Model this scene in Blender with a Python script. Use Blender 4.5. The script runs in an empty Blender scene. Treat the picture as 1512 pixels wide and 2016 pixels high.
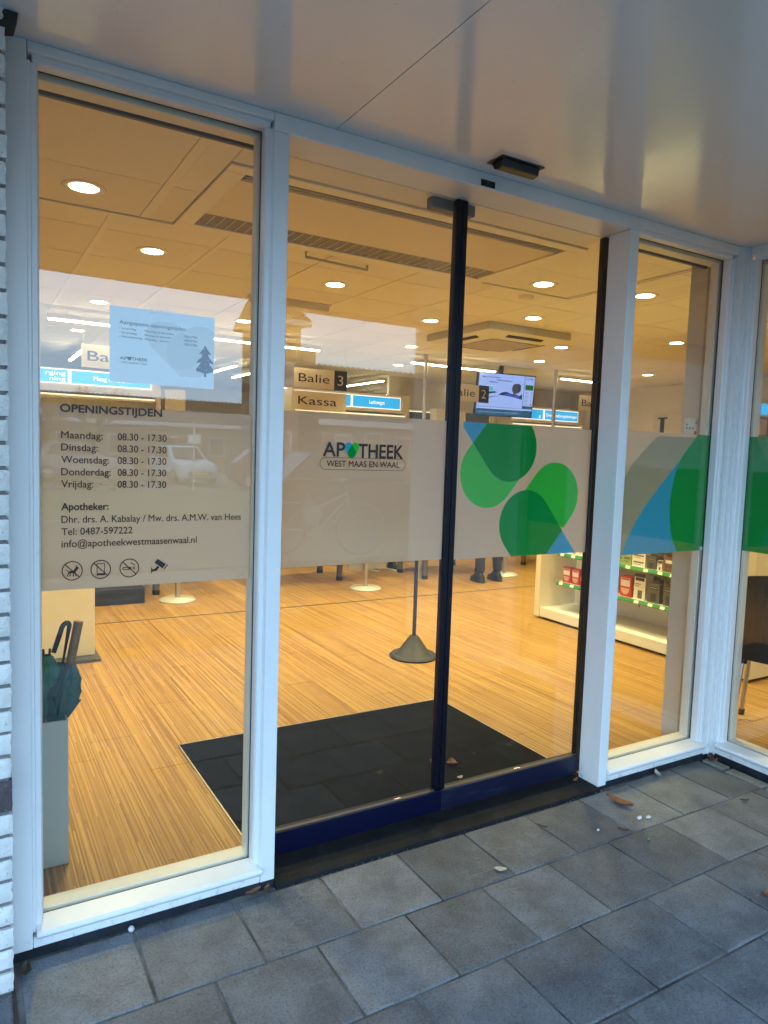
import bpy, bmesh, math, random
from mathutils import Vector, Matrix
R = math.radians
rnd = random.Random(7)
S = bpy.context.scene
COL = S.collection

# ------------------------------------------------------------------ camera
cd = bpy.data.cameras.new('camera')
cam = bpy.data.objects.new('camera', cd); COL.objects.link(cam)
_r = Vector((0.86192506, -0.50596438, 0.03294299))
_u = Vector((0.01289996, 0.08683340, 0.99613932))
_f = Vector((0.50687156, 0.85817248, -0.08137080))
cam.matrix_world = Matrix(((_r.x, _u.x, -_f.x, -0.17774), (_r.y, _u.y, -_f.y, -2.06997), (_r.z, _u.z, -_f.z, 1.42191), (0, 0, 0, 1)))
cd.sensor_fit = 'HORIZONTAL'; cd.sensor_width = 36.0; cd.lens = 36.0 * 1398 / 1512
cd.clip_start = 0.05; cd.clip_end = 600
S.camera = cam

# ------------------------------------------------------------------ sky, sun, exposure
W = bpy.data.worlds.new('World'); S.world = W; W.use_nodes = True
nt = W.node_tree; nt.nodes.clear()
sky = nt.nodes.new('ShaderNodeTexSky'); sky.sky_type = 'NISHITA'; sky.sun_disc = False
sky.sun_elevation = R(9); sky.sun_rotation = R(20); sky.air_density = 1.4; sky.dust_density = 2.0; sky.ozone_density = 2.0
b1 = nt.nodes.new('ShaderNodeBackground'); b1.inputs['Strength'].default_value = 0.09
nt.links.new(sky.outputs[0], b1.inputs['Color'])
b2 = nt.nodes.new('ShaderNodeBackground'); b2.inputs['Color'].default_value = (0.40, 0.66, 1.0, 1); b2.inputs['Strength'].default_value = 1.9
ad = nt.nodes.new('ShaderNodeAddShader'); wo = nt.nodes.new('ShaderNodeOutputWorld')
nt.links.new(b1.outputs[0], ad.inputs[0]); nt.links.new(b2.outputs[0], ad.inputs[1]); nt.links.new(ad.outputs[0], wo.inputs['Surface'])
sl = bpy.data.lights.new('sun', 'SUN'); sl.energy = 0.6; sl.angle = R(20); sl.color = (1.0, 0.92, 0.82)
sun = bpy.data.objects.new('sun', sl); COL.objects.link(sun)
# low winter sun behind the building: direction to the sun (x, y, z)
_sd = Vector((math.sin(R(20)) * math.cos(R(9)), math.cos(R(20)) * math.cos(R(9)), math.sin(R(9))))
sun.rotation_euler = _sd.to_track_quat('Z', 'Y').to_euler()
S.view_settings.view_transform = 'Standard'; S.view_settings.look = 'None'
S.view_settings.exposure = 1.3; S.view_settings.gamma = 1.0; S.view_settings.use_curve_mapping = False
cy = S.cycles
cy.max_bounces = 7; cy.use_adaptive_sampling = True; cy.adaptive_threshold = 0.015; cy.diffuse_bounces = 3; cy.glossy_bounces = 3; cy.transmission_bounces = 6; cy.transparent_max_bounces = 24
cy.use_denoising = True; cy.sample_clamp_indirect = 6.0; cy.caustics_reflective = False; cy.caustics_refractive = False
try:
    cy.denoiser = 'OPENIMAGEDENOISE'; cy.denoising_input_passes = 'RGB_ALBEDO_NORMAL'; cy.denoising_prefilter = 'ACCURATE'
except Exception: pass

# ------------------------------------------------------------------ helpers
class MB:
    def __init__(s, fn=None): s.v = []; s.f = []; s.fn = fn
    def add(s, vs, fs):
        n = len(s.v); s.v += [tuple(v) for v in vs]; s.f += [tuple(i + n for i in f) for f in fs]; return s
    def box(s, x0, x1, y0, y1, z0, z1):
        return s.add([(x0,y0,z0),(x1,y0,z0),(x1,y1,z0),(x0,y1,z0),(x0,y0,z1),(x1,y0,z1),(x1,y1,z1),(x0,y1,z1)],
                     [(0,3,2,1),(4,5,6,7),(0,1,5,4),(1,2,6,5),(2,3,7,6),(3,0,4,7)])
    def prism(s, pts, axis, a, b):
        # polygon pts extruded along axis from a to b: 'x' pts=(y,z), 'y' pts=(x,z), 'z' pts=(x,y)
        n = len(pts)
        def mk(p, t): return (t, p[0], p[1]) if axis == 'x' else ((p[0], t, p[1]) if axis == 'y' else (p[0], p[1], t))
        vs = [mk(p, a) for p in pts] + [mk(p, b) for p in pts]
        fs = [tuple(range(n))[::-1], tuple(range(n, 2 * n))] + [(i, (i + 1) % n, n + (i + 1) % n, n + i) for i in range(n)]
        return s.add(vs, fs)
    def lathe(s, prof, c=(0,0,0), n=24, ax='z'):
        vs = []; m = len(prof)
        for i in range(n):
            a = 2 * math.pi * i / n
            for r, h in prof:
                p = (r * math.cos(a), r * math.sin(a), h)
                if ax == 'y': p = (p[0], p[2], p[1])
                if ax == 'x': p = (p[2], p[0], p[1])
                vs.append((p[0] + c[0], p[1] + c[1], p[2] + c[2]))
        fs = []
        for i in range(n):
            j = (i + 1) % n
            for k in range(m - 1): fs.append((i*m+k, j*m+k, j*m+k+1, i*m+k+1))
        if prof[0][0] > 1e-6: fs.append(tuple(i * m for i in range(n))[::-1])
        if prof[-1][0] > 1e-6: fs.append(tuple(i * m + m - 1 for i in range(n)))
        return s.add(vs, fs)
    def tube(s, pts, r, n=10):
        pts = [Vector(p) for p in pts]; rs = r if isinstance(r, (list, tuple)) else [r] * len(pts)
        vs = []; up = None
        for i, p in enumerate(pts):
            t = (pts[min(i+1, len(pts)-1)] - pts[max(i-1, 0)]).normalized()
            if up is None: up = Vector((0,0,1)) if abs(t.z) < 0.9 else Vector((1,0,0))
            a = t.cross(up).normalized(); b = t.cross(a).normalized(); up = a.cross(t).normalized() if a.length else up
            for k in range(n):
                th = 2 * math.pi * k / n
                vs.append(p + (a * math.cos(th) + b * math.sin(th)) * rs[i])
        fs = []
        for i in range(len(pts) - 1):
            for k in range(n):
                fs.append((i*n+k, i*n+(k+1) % n, (i+1)*n+(k+1) % n, (i+1)*n+k))
        fs.append(tuple(range(n))[::-1]); fs.append(tuple((len(pts)-1)*n+k for k in range(n)))
        return s.add(vs, fs)
    def poly(s, pts, y, th=0.0):
        # flat polygon in the xz plane at depth y
        s.add([(p[0], y, p[1]) for p in pts], [tuple(range(len(pts)))]); return s
    def mesh(s, name, off=(0,0,0), smooth=False):
        me = bpy.data.meshes.new(name)
        vs = [s.fn(*v) for v in s.v] if s.fn else s.v
        me.from_pydata([(v[0]-off[0], v[1]-off[1], v[2]-off[2]) for v in vs], [], s.f)
        bm = bmesh.new(); bm.from_mesh(me); bmesh.ops.remove_doubles(bm, verts=bm.verts, dist=1e-6)
        bmesh.ops.recalc_face_normals(bm, faces=bm.faces)
        bm.to_mesh(me); bm.free()
        if smooth:
            for p in me.polygons: p.use_smooth = True
        return me
    def build(s, name, mat, parent=None, bev=0.0, smooth=False, seg=2):
        off = world_loc(parent)
        me = s.mesh(name, off, smooth)
        if mat is not None: me.materials.append(mat)
        return link(name, me, parent, bev, seg, smooth)
def world_loc(o):
    v = Vector((0,0,0))
    while o is not None: v += o.location; o = o.parent
    return v
def link(name, me, parent=None, bev=0.0, seg=2, smooth=False):
    o = bpy.data.objects.new(name, me); COL.objects.link(o)
    if parent is not None: o.parent = parent
    if bev:
        m = o.modifiers.new('bevel', 'BEVEL'); m.width = bev; m.segments = seg; m.limit_method = 'ANGLE'; m.angle_limit = R(40)
        m.harden_normals = False
    if smooth:
        try:
            for p in me.polygons: p.use_smooth = True
            me.set_sharp_from_angle(angle=R(40))
        except Exception: pass
    return o
def tag(o, label, cat, group=None, kind=None):
    if label: o['label'] = label
    if cat: o['category'] = cat
    if group: o['group'] = group
    if kind: o['kind'] = kind
    return o
def thing(name, label, cat, loc=(0,0,0), group=None, rz=0.0):
    o = bpy.data.objects.new(name, None); COL.objects.link(o); o.location = loc; o.rotation_euler = (0,0,rz)
    o.empty_display_size = 0.05
    return tag(o, label, cat, group)
def struct(o): o['kind'] = 'structure'; return o
def copy_tree(o, parent=None):
    c = o.copy(); COL.objects.link(c); c.parent = parent
    for ch in list(o.children): copy_tree(ch, c)
    return c

# ------------------------------------------------------------------ materials
MATS = {}
def nodes(name):
    m = bpy.data.materials.new(name); m.use_nodes = True; t = m.node_tree; MATS[name] = m
    bs = t.nodes['Principled BSDF']
    return m, t, bs
def N(t, typ, **kw):
    n = t.nodes.new(typ)
    for k, v in kw.items():
        if k.startswith('i_'):
            n.inputs[k[2:].replace('_', ' ')].default_value = v
        else: setattr(n, k, v)
    return n
def L(t, a, b): t.links.new(a, b)
def noise(t, scale, detail=4, rough=0.55, co=None, vec=(1,1,1)):
    n = N(t, 'ShaderNodeTexNoise'); n.inputs['Scale'].default_value = scale; n.inputs['Detail'].default_value = detail; n.inputs['Roughness'].default_value = rough
    if co is not None:
        if vec != (1,1,1):
            mp = N(t, 'ShaderNodeMapping'); mp.inputs['Scale'].default_value = vec; L(t, co, mp.inputs['Vector']); co = mp.outputs[0]
        L(t, co, n.inputs['Vector'])
    return n.outputs['Fac']
def ramp(t, fac, stops):
    r = N(t, 'ShaderNodeValToRGB'); cr = r.color_ramp
    while len(cr.elements) < len(stops): cr.elements.new(0.5)
    for e, (p, c) in zip(cr.elements, stops):
        e.position = p; e.color = (c[0], c[1], c[2], 1) if not isinstance(c, (int, float)) else (c, c, c, 1)
    L(t, fac, r.inputs['Fac']); return r.outputs['Color']
def mixc(t, fac, a, b, mode='MIX'):
    m = N(t, 'ShaderNodeMix', data_type='RGBA', blend_type=mode)
    for ix, v in ((0, fac), (6, a), (7, b)):
        sock = m.inputs[ix]
        if isinstance(v, bpy.types.NodeSocket): L(t, v, sock)
        elif isinstance(v, (int, float)): sock.default_value = v if ix == 0 else (v, v, v, 1)
        else: sock.default_value = (v[0], v[1], v[2], 1)
    return m.outputs[2]
def math_(t, op, a, b=None):
    m = N(t, 'ShaderNodeMath', operation=op)
    for i, v in enumerate((a, b)):
        if v is None: continue
        if isinstance(v, bpy.types.NodeSocket): L(t, v, m.inputs[i])
        else: m.inputs[i].default_value = v
    return m.outputs[0]
def bump(t, bs, h, strength=0.3, dist=0.002):
    b = N(t, 'ShaderNodeBump'); b.inputs['Strength'].default_value = strength; b.inputs['Distance'].default_value = dist
    L(t, h, b.inputs['Height']); L(t, b.outputs[0], bs.inputs['Normal'])
def pos(t): return N(t, 'ShaderNodeNewGeometry').outputs['Position']
def objco(t): return N(t, 'ShaderNodeTexCoord').outputs['Object']
def objrnd(t): return N(t, 'ShaderNodeObjectInfo').outputs['Random']

def plain(name, col, rough=0.5, metal=0.0, var=0.06, scale=8.0, bmp=0.0, bscale=60, spec=None):
    m, t, bs = nodes(name); co = pos(t)
    f = noise(t, scale, 2, 0.6, co)
    c = mixc(t, f, [x * (1 - var) for x in col], [min(1, x * (1 + var)) for x in col])
    L(t, c, bs.inputs['Base Color']); bs.inputs['Roughness'].default_value = rough; bs.inputs['Metallic'].default_value = metal
    L(t, math_(t, 'ADD', math_(t, 'MULTIPLY', f, 0.16), rough - 0.08), bs.inputs['Roughness'])
    if spec is not None: bs.inputs['Specular IOR Level'].default_value = spec
    if bmp: bump(t, bs, noise(t, bscale, 3, 0.6, co), bmp, 0.002)
    return m
def emit(name, col, strength):
    m, t, bs = nodes(name); bs.inputs['Base Color'].default_value = (0.8, 0.8, 0.8, 1)
    bs.inputs['Emission Color'].default_value = (*col, 1); bs.inputs['Emission Strength'].default_value = strength
    return m

# white exterior joinery paint with a little grime
def m_paint():
    m, t, bs = nodes('frame_paint'); co = pos(t)
    a = noise(t, 3.0, 6, 0.65, co, (1, 1, 0.35)); b = noise(t, 45, 5, 0.7, co)
    g = ramp(t, a, [(0.32, 0.0), (0.75, 1.0)])
    c = mixc(t, g, (0.80, 0.80, 0.79), (0.70, 0.70, 0.69))
    d = ramp(t, b, [(0.66, 0.0), (0.74, 1.0)])
    c = mixc(t, math_(t, 'MULTIPLY', d, 0.22), c, (0.42, 0.39, 0.34))
    # splash dirt low down on the timber
    sp = N(t, 'ShaderNodeSeparateXYZ'); L(t, co, sp.inputs[0])
    low = ramp(t, sp.outputs['Z'], [(0.015, 1.0), (0.075, 0.0)])
    sp2 = ramp(t, noise(t, 24, 6, 0.8, co), [(0.54, 0.0), (0.60, 1.0)])
    c = mixc(t, math_(t, 'MULTIPLY', math_(t, 'MULTIPLY', low, sp2), 0.5), c, (0.16, 0.13, 0.10))
    L(t, c, bs.inputs['Base Color']); bs.inputs['Roughness'].default_value = 0.32
    L(t, math_(t, 'ADD', math_(t, 'MULTIPLY', b, 0.25), 0.2), bs.inputs['Roughness'])
    return m
PAINT = m_paint()
DKMET = plain('dark_metal', (0.10, 0.10, 0.105), 0.42, 0.6, var=0.1)
INWOOD = plain('inside_frame_paint', (0.78, 0.73, 0.60), 0.42, var=0.06, scale=20, bmp=0.1)
def m_soffit():
    m, t, bs = nodes('soffit_laminate'); co = pos(t)
    c = mixc(t, noise(t, 1.3, 5, 0.6, co), (0.74, 0.74, 0.73), (0.80, 0.80, 0.79))
    sp = ramp(t, noise(t, 90, 2, 0.5, co), [(0.735, 0.0), (0.76, 1.0)])
    c = mixc(t, math_(t, 'MULTIPLY', sp, 0.6), c, (0.2, 0.18, 0.15))
    L(t, c, bs.inputs['Base Color'])
    bs.inputs['Roughness'].default_value = 0.125; bs.inputs['Specular IOR Level'].default_value = 0.55
    h = noise(t, 120, 2, 0.5, co); bump(t, bs, h, 0.10, 0.0015)
    return m
SOFFIT = m_soffit()
NAVY = plain('navy_paint', (0.0012, 0.0025, 0.020), 0.38, var=0.15, scale=6, spec=0.25)
NAVYB = plain('navy_black_paint', (0.0011, 0.0016, 0.0075), 0.35, var=0.15, scale=6, spec=0.3)
def m_navyworn():
    m, t, bs = nodes('navy_paint_scuffed'); co = pos(t)
    s = ramp(t, noise(t, 9, 6, 0.7, co, (0.5, 1, 3.0)), [(0.56, 0.0), (0.72, 1.0)])
    c = mixc(t, math_(t, 'MULTIPLY', s, 0.55), (0.0015, 0.003, 0.020), (0.04, 0.07, 0.11))
    L(t, c, bs.inputs['Base Color']); bs.inputs['Roughness'].default_value = 0.42
    return m
NAVYW = m_navyworn()
BLACK = plain('black_plastic', (0.012, 0.012, 0.013), 0.4, var=0.2)
RUBBER = plain('black_rubber', (0.02, 0.02, 0.02), 0.6, var=0.3, bmp=0.2)
def glass(name, f0, tint=(0.97, 0.98, 0.97)):
    m = bpy.data.materials.new(name); m.use_nodes = True; t = m.node_tree; t.nodes.clear()
    g = N(t, 'ShaderNodeNewGeometry'); d = N(t, 'ShaderNodeVectorMath', operation='DOT_PRODUCT')
    L(t, g.outputs['Incoming'], d.inputs[0]); L(t, g.outputs['Normal'], d.inputs[1])
    c = math_(t, 'ABSOLUTE', d.outputs['Value']); k = math_(t, 'POWER', math_(t, 'SUBTRACT', 1.0, c), 5.0)
    F = math_(t, 'ADD', math_(t, 'MULTIPLY', k, 1 - f0), f0)
    tr = N(t, 'ShaderNodeBsdfTransparent'); tr.inputs['Color'].default_value = (*tint, 1)
    gl = N(t, 'ShaderNodeBsdfGlossy'); gl.inputs['Roughness'].default_value = 0.0; gl.inputs['Color'].default_value = (1, 1, 1, 1)
    mx = N(t, 'ShaderNodeMixShader'); L(t, F, mx.inputs[0]); L(t, tr.outputs[0], mx.inputs[1]); L(t, gl.outputs[0], mx.inputs[2])
    o = N(t, 'ShaderNodeOutputMaterial'); L(t, mx.outputs[0], o.inputs['Surface']); return m
GLASS = glass('window_glass', 0.050)
DGLASS = glass('door_glass', 0.042)
def film(name, col, trans=0.55, var=0.02, thru=0.0):
    m = bpy.data.materials.new(name); m.use_nodes = True; t = m.node_tree; t.nodes.clear()
    co = pos(t); c = mixc(t, noise(t, 3, 4, 0.6, co), [x * (1 - var) for x in col], [min(1, x * (1 + var)) for x in col])
    a = N(t, 'ShaderNodeBsdfTranslucent'); b = N(t, 'ShaderNodeBsdfDiffuse'); L(t, c, a.inputs['Color']); L(t, c, b.inputs['Color'])
    mx = N(t, 'ShaderNodeMixShader'); mx.inputs[0].default_value = trans; L(t, b.outputs[0], mx.inputs[1]); L(t, a.outputs[0], mx.inputs[2])
    out = mx.outputs[0]
    if thru:
        tr = N(t, 'ShaderNodeBsdfTransparent'); m2 = N(t, 'ShaderNodeMixShader'); m2.inputs[0].default_value = thru
        L(t, out, m2.inputs[1]); L(t, tr.outputs[0], m2.inputs[2]); out = m2.outputs[0]
    o = N(t, 'ShaderNodeOutputMaterial'); L(t, out, o.inputs['Surface']); return m
FILM = film('frosted_film', (0.80, 0.74, 0.63), 0.72)
F_GREEN = film('film_dark_green', (0.008, 0.42, 0.075), 0.5)
F_LGREEN = film('film_light_green', (0.06, 0.72, 0.08), 0.5)
F_BLUE = film('film_blue', (0.06, 0.50, 0.80), 0.5)
F_TAN = film('film_olive', (0.55, 0.55, 0.40), 0.6)
INK = plain('black_vinyl', (0.006, 0.006, 0.007), 0.5, var=0.1)
PAPER = film('poster_paper', (0.56, 0.64, 0.72), 0.10)
P_INK = film('poster_ink', (0.03, 0.05, 0.08), 0.1)
P_HEART = film('poster_pale_print', (0.44, 0.49, 0.54), 0.1)
P_HEART2 = film('poster_pale_print_overlap', (0.37, 0.43, 0.49), 0.1)
P_TREE = film('poster_tree_print', (0.06, 0.12, 0.20), 0.1)

def m_slab():
    m, t, bs = nodes('concrete_slab'); co = pos(t); r = objrnd(t)
    base = ramp(t, r, [(0.0, (0.098, 0.105, 0.118)), (0.5, (0.132, 0.141, 0.156)), (1.0, (0.182, 0.193, 0.210))])
    big = noise(t, 7.5, 5, 0.66, co)
    c = mixc(t, ramp(t, big, [(0.36, 0.0), (0.62, 1.0)]), mixc(t, 1.0, base, (0.62, 0.63, 0.65), 'MULTIPLY'), mixc(t, 1.0, base, (1.08, 1.08, 1.08), 'MULTIPLY'))
    fine = noise(t, 130, 4, 0.85, co)
    c = mixc(t, ramp(t, fine, [(0.36, 1.0), (0.50, 0.0)]), c, mixc(t, 1.0, c, (0.45, 0.45, 0.46), 'MULTIPLY'))
    c = mixc(t, math_(t, 'MULTIPLY', ramp(t, fine, [(0.58, 0.0), (0.70, 1.0)]), 0.5), c, (0.26, 0.26, 0.26))
    # lime bloom and dried water marks
    w = noise(t, 9, 5, 0.7, co, (0.8, 1.3, 1)); e = math_(t, 'ABSOLUTE', math_(t, 'SUBTRACT', w, 0.56))
    ring = ramp(t, e, [(0.0, 1.0), (0.018, 0.0)])
    msk = ramp(t, noise(t, 2.1, 3, 0.5, co), [(0.56, 0.0), (0.68, 1.0)])
    c = mixc(t, math_(t, 'MULTIPLY', math_(t, 'MULTIPLY', ring, msk), 0.30), c, (0.32, 0.33, 0.34))
    dk = ramp(t, noise(t, 26, 4, 0.6, co), [(0.68, 0.0), (0.76, 1.0)])
    c = mixc(t, math_(t, 'MULTIPLY', dk, 0.55), c, (0.03, 0.03, 0.03))
    L(t, c, bs.inputs['Base Color'])
    L(t, math_(t, 'ADD', math_(t, 'MULTIPLY', big, 0.3), 0.45), bs.inputs['Roughness'])
    bump(t, bs, fine, 0.22, 0.0012)
    return m
SLAB = m_slab()
def m_sand():
    m, t, bs = nodes('joint_sand'); co = pos(t)
    c = ramp(t, noise(t, 3.2, 5, 0.7, co), [(0.38, (0.035, 0.034, 0.03)), (0.52, (0.13, 0.127, 0.118)), (0.66, (0.26, 0.255, 0.24))])
    c = mixc(t, noise(t, 160, 2, 0.6, co), mixc(t, 1.0, c, (0.5, 0.5, 0.5), 'MULTIPLY'), c)
    L(t, c, bs.inputs['Base Color']); bs.inputs['Roughness'].default_value = 0.95; return m
SAND = m_sand()
def m_stone(name, c0, c1, rough=0.5):
    m, t, bs = nodes(name); co = pos(t)
    c = mixc(t, ramp(t, noise(t, 14, 7, 0.7, co), [(0.35, 0.0), (0.7, 1.0)]), c0, c1)
    sc = ramp(t, noise(t, 160, 3, 0.6, co), [(0.64, 0.0), (0.70, 1.0)]); c = mixc(t, math_(t, 'MULTIPLY', sc, 0.5), c, [x * 3.5 for x in c1])
    L(t, c, bs.inputs['Base Color']); bs.inputs['Roughness'].default_value = rough
    bs.inputs['Specular IOR Level'].default_value = 0.2; bump(t, bs, noise(t, 80, 5, 0.7, co), 0.3, 0.002); return m
BLUESTONE = m_stone('bluestone', (0.006, 0.007, 0.0085), (0.017, 0.018, 0.021), 0.7)
EDGING = m_stone('edging_stone', (0.14, 0.13, 0.11), (0.27, 0.25, 0.22), 0.85)
def m_brick(name, c0, c1, c2):
    m, t, bs = nodes(name); co = pos(t); r = objrnd(t)
    c = mixc(t, ramp(t, noise(t, 22, 6, 0.7, co), [(0.3, 0.0), (0.7, 1.0)]), c0, c1)
    c = mixc(t, math_(t, 'MULTIPLY', r, 0.5), c, mixc(t, 1.0, c, (0.8, 0.8, 0.8), 'MULTIPLY'))
    p = ramp(t, noise(t, 75, 4, 0.7, co), [(0.60, 0.0), (0.68, 1.0)]); c = mixc(t, math_(t, 'MULTIPLY', p, 0.8), c, c2)
    L(t, c, bs.inputs['Base Color']); bs.inputs['Roughness'].default_value = 0.9
    h = mixc(t, 0.5, noise(t, 40, 6, 0.7, co), noise(t, 130, 4, 0.7, co)); bump(t, bs, h, 0.9, 0.006); return m
BRICKW = m_brick('white_brick', (0.66, 0.64, 0.60), (0.80, 0.78, 0.74), (0.34, 0.33, 0.31))
BRICKD = m_brick('purple_brick', (0.06, 0.045, 0.05), (0.11, 0.08, 0.085), (0.3, 0.28, 0.28))
MORTAR = plain('mortar', (0.15, 0.15, 0.15), 0.95, var=0.4, scale=60, bmp=0.8, bscale=150)

def m_floor():
    m, t, bs = nodes('bamboo_strip_floor'); co = pos(t); r = objrnd(t)
    sp = N(t, 'ShaderNodeSeparateXYZ'); L(t, co, sp.inputs[0])
    def strip(w, seed):
        fl = math_(t, 'FLOOR', math_(t, 'MULTIPLY', sp.outputs['X'], 1.0 / w))
        wn = N(t, 'ShaderNodeTexWhiteNoise', noise_dimensions='2D'); cb = N(t, 'ShaderNodeCombineXYZ')
        ys = math_(t, 'FLOOR', math_(t, 'ADD', math_(t, 'MULTIPLY', sp.outputs['Y'], 1.15), math_(t, 'MULTIPLY', fl, 0.37)))
        L(t, fl, cb.inputs[0]); L(t, math_(t, 'ADD', ys, seed), cb.inputs[1]); L(t, cb.outputs[0], wn.inputs['Vector']); return wn.outputs['Value']
    a = strip(0.0058, 3.0); b = strip(0.0135, 17.0)
    v = math_(t, 'ADD', math_(t, 'MULTIPLY', a, 0.87), math_(t, 'MULTIPLY', b, 0.13))
    c = ramp(t, v, [(0.10, (0.235, 0.115, 0.027)), (0.40, (0.345, 0.183, 0.046)), (0.75, (0.415, 0.232, 0.064)), (0.95, (0.49, 0.30, 0.095))])
    g = noise(t, 30, 3, 0.65, co, (14, 1.2, 1)); c = mixc(t, math_(t, 'MULTIPLY', g, 0.32), c, mixc(t, 1.0, c, (0.55, 0.5, 0.45), 'MULTIPLY'))
    k = noise(t, 60, 2, 0.5, co, (1, 0.16, 1)); c = mixc(t, math_(t, 'MULTIPLY', ramp(t, k, [(0.66, 0.0), (0.72, 1.0)]), 0.45), c, (0.16, 0.08, 0.025))
    c = mixc(t, math_(t, 'MULTIPLY', r, 0.16), c, mixc(t, 1.0, c, (0.7, 0.66, 0.6), 'MULTIPLY'))
    L(t, c, bs.inputs['Base Color'])
    L(t, math_(t, 'ADD', math_(t, 'MULTIPLY', noise(t, 6, 5, 0.6, co), 0.2), 0.28), bs.inputs['Roughness'])
    bump(t, bs, a, 0.05, 0.0008); return m
FLOOR = m_floor()
def m_tile():
    m, t, bs = nodes('ceiling_tile'); co = pos(t); r = objrnd(t)
    c = mixc(t, r, (0.80, 0.78, 0.72), (0.87, 0.85, 0.79))
    s = noise(t, 260, 3, 0.6, co); c = mixc(t, ramp(t, s, [(0.36, 1.0), (0.48, 0.0)]), c, mixc(t, 1.0, c, (0.78, 0.76, 0.72), 'MULTIPLY'))
    L(t, c, bs.inputs['Base Color']); bs.inputs['Roughness'].default_value = 0.9
    bump(t, bs, s, 0.35, 0.001); return m
TILE = m_tile()
GRID = plain('grid_white', (0.82, 0.79, 0.71), 0.5, var=0.03)
DARKGAP = plain('dark_gap', (0.03, 0.026, 0.02), 0.8)
CREAMWALL = plain('cream_wall', (0.80, 0.73, 0.60), 0.75, var=0.07, scale=5, bmp=0.15)
CREAM = plain('cream_laminate', (0.74, 0.66, 0.50), 0.45, var=0.03)
GREYCREAM = plain('grey_column_paint', (0.60, 0.57, 0.50), 0.6, var=0.05)
WHITEMET = plain('white_metal', (0.78, 0.77, 0.72), 0.4, var=0.03)
SHELFW = plain('shelf_white', (0.74, 0.72, 0.66), 0.45, var=0.03)
ALU = plain('brushed_steel', (0.55, 0.53, 0.50), 0.35, 0.9, var=0.1, scale=30)
DKMET_ = plain('dark_metal_trim', (0.10, 0.10, 0.105), 0.42, 0.6, var=0.1)
def m_mat():
    m, t, bs = nodes('doormat_pile'); co = pos(t)
    f = noise(t, 380, 2, 0.6, co); g = noise(t, 3, 5, 0.6, co)
    c = mixc(t, f, (0.0025, 0.0025, 0.0025), (0.013, 0.012, 0.0115)); c = mixc(t, math_(t, 'MULTIPLY', ramp(t, g, [(0.5, 0.0), (0.8, 1.0)]), 0.5), c, (0.022, 0.02, 0.018))
    d = ramp(t, noise(t, 17, 7, 0.75, co), [(0.66, 0.0), (0.74, 1.0)]); c = mixc(t, math_(t, 'MULTIPLY', d, 0.35), c, (0.06, 0.055, 0.05))
    L(t, c, bs.inputs['Base Color']); bs.inputs['Roughness'].default_value = 0.95; bs.inputs['Specular IOR Level'].default_value = 0.08; bump(t, bs, f, 0.8, 0.003); return m
DOORMAT = m_mat()
LAMP = emit('lamp_warm', (1.0, 0.82, 0.52), 9.0)
TUBE = emit('tube_lamp', (1.0, 0.84, 0.52), 11.0)
SIGNB = emit('sign_blue_backlit', (0.03, 0.40, 0.80), 0.42); SIGNB.node_tree.nodes['Principled BSDF'].inputs['Base Color'].default_value = (0.02, 0.25, 0.55, 1)
SIGNW = emit('sign_white_backlit', (1.0, 0.95, 0.85), 0.42)
SIGNBOARD = film('hanging_board', (0.78, 0.72, 0.60), 0.35)
NUMPLATE = plain('number_plate', (0.015, 0.015, 0.017), 0.4)
LEAFB = plain('dry_leaf', (0.19, 0.075, 0.03), 0.7, var=0.4, scale=90, bmp=0.4)
LEAFD = plain('dark_leaf', (0.07, 0.05, 0.03), 0.8, var=0.4, scale=90)
LEAFG = plain('pale_leaf', (0.42, 0.40, 0.32), 0.7, var=0.3, scale=90)
LEAFGR = plain('green_leaf', (0.10, 0.30, 0.10), 0.6, var=0.3, scale=90)
TISSUE = plain('tissue', (0.58, 0.58, 0.57), 0.8, var=0.05)

for _m in (LAMP, SIGNB, SIGNW): _m.cycles.emission_sampling = 'NONE'
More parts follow.
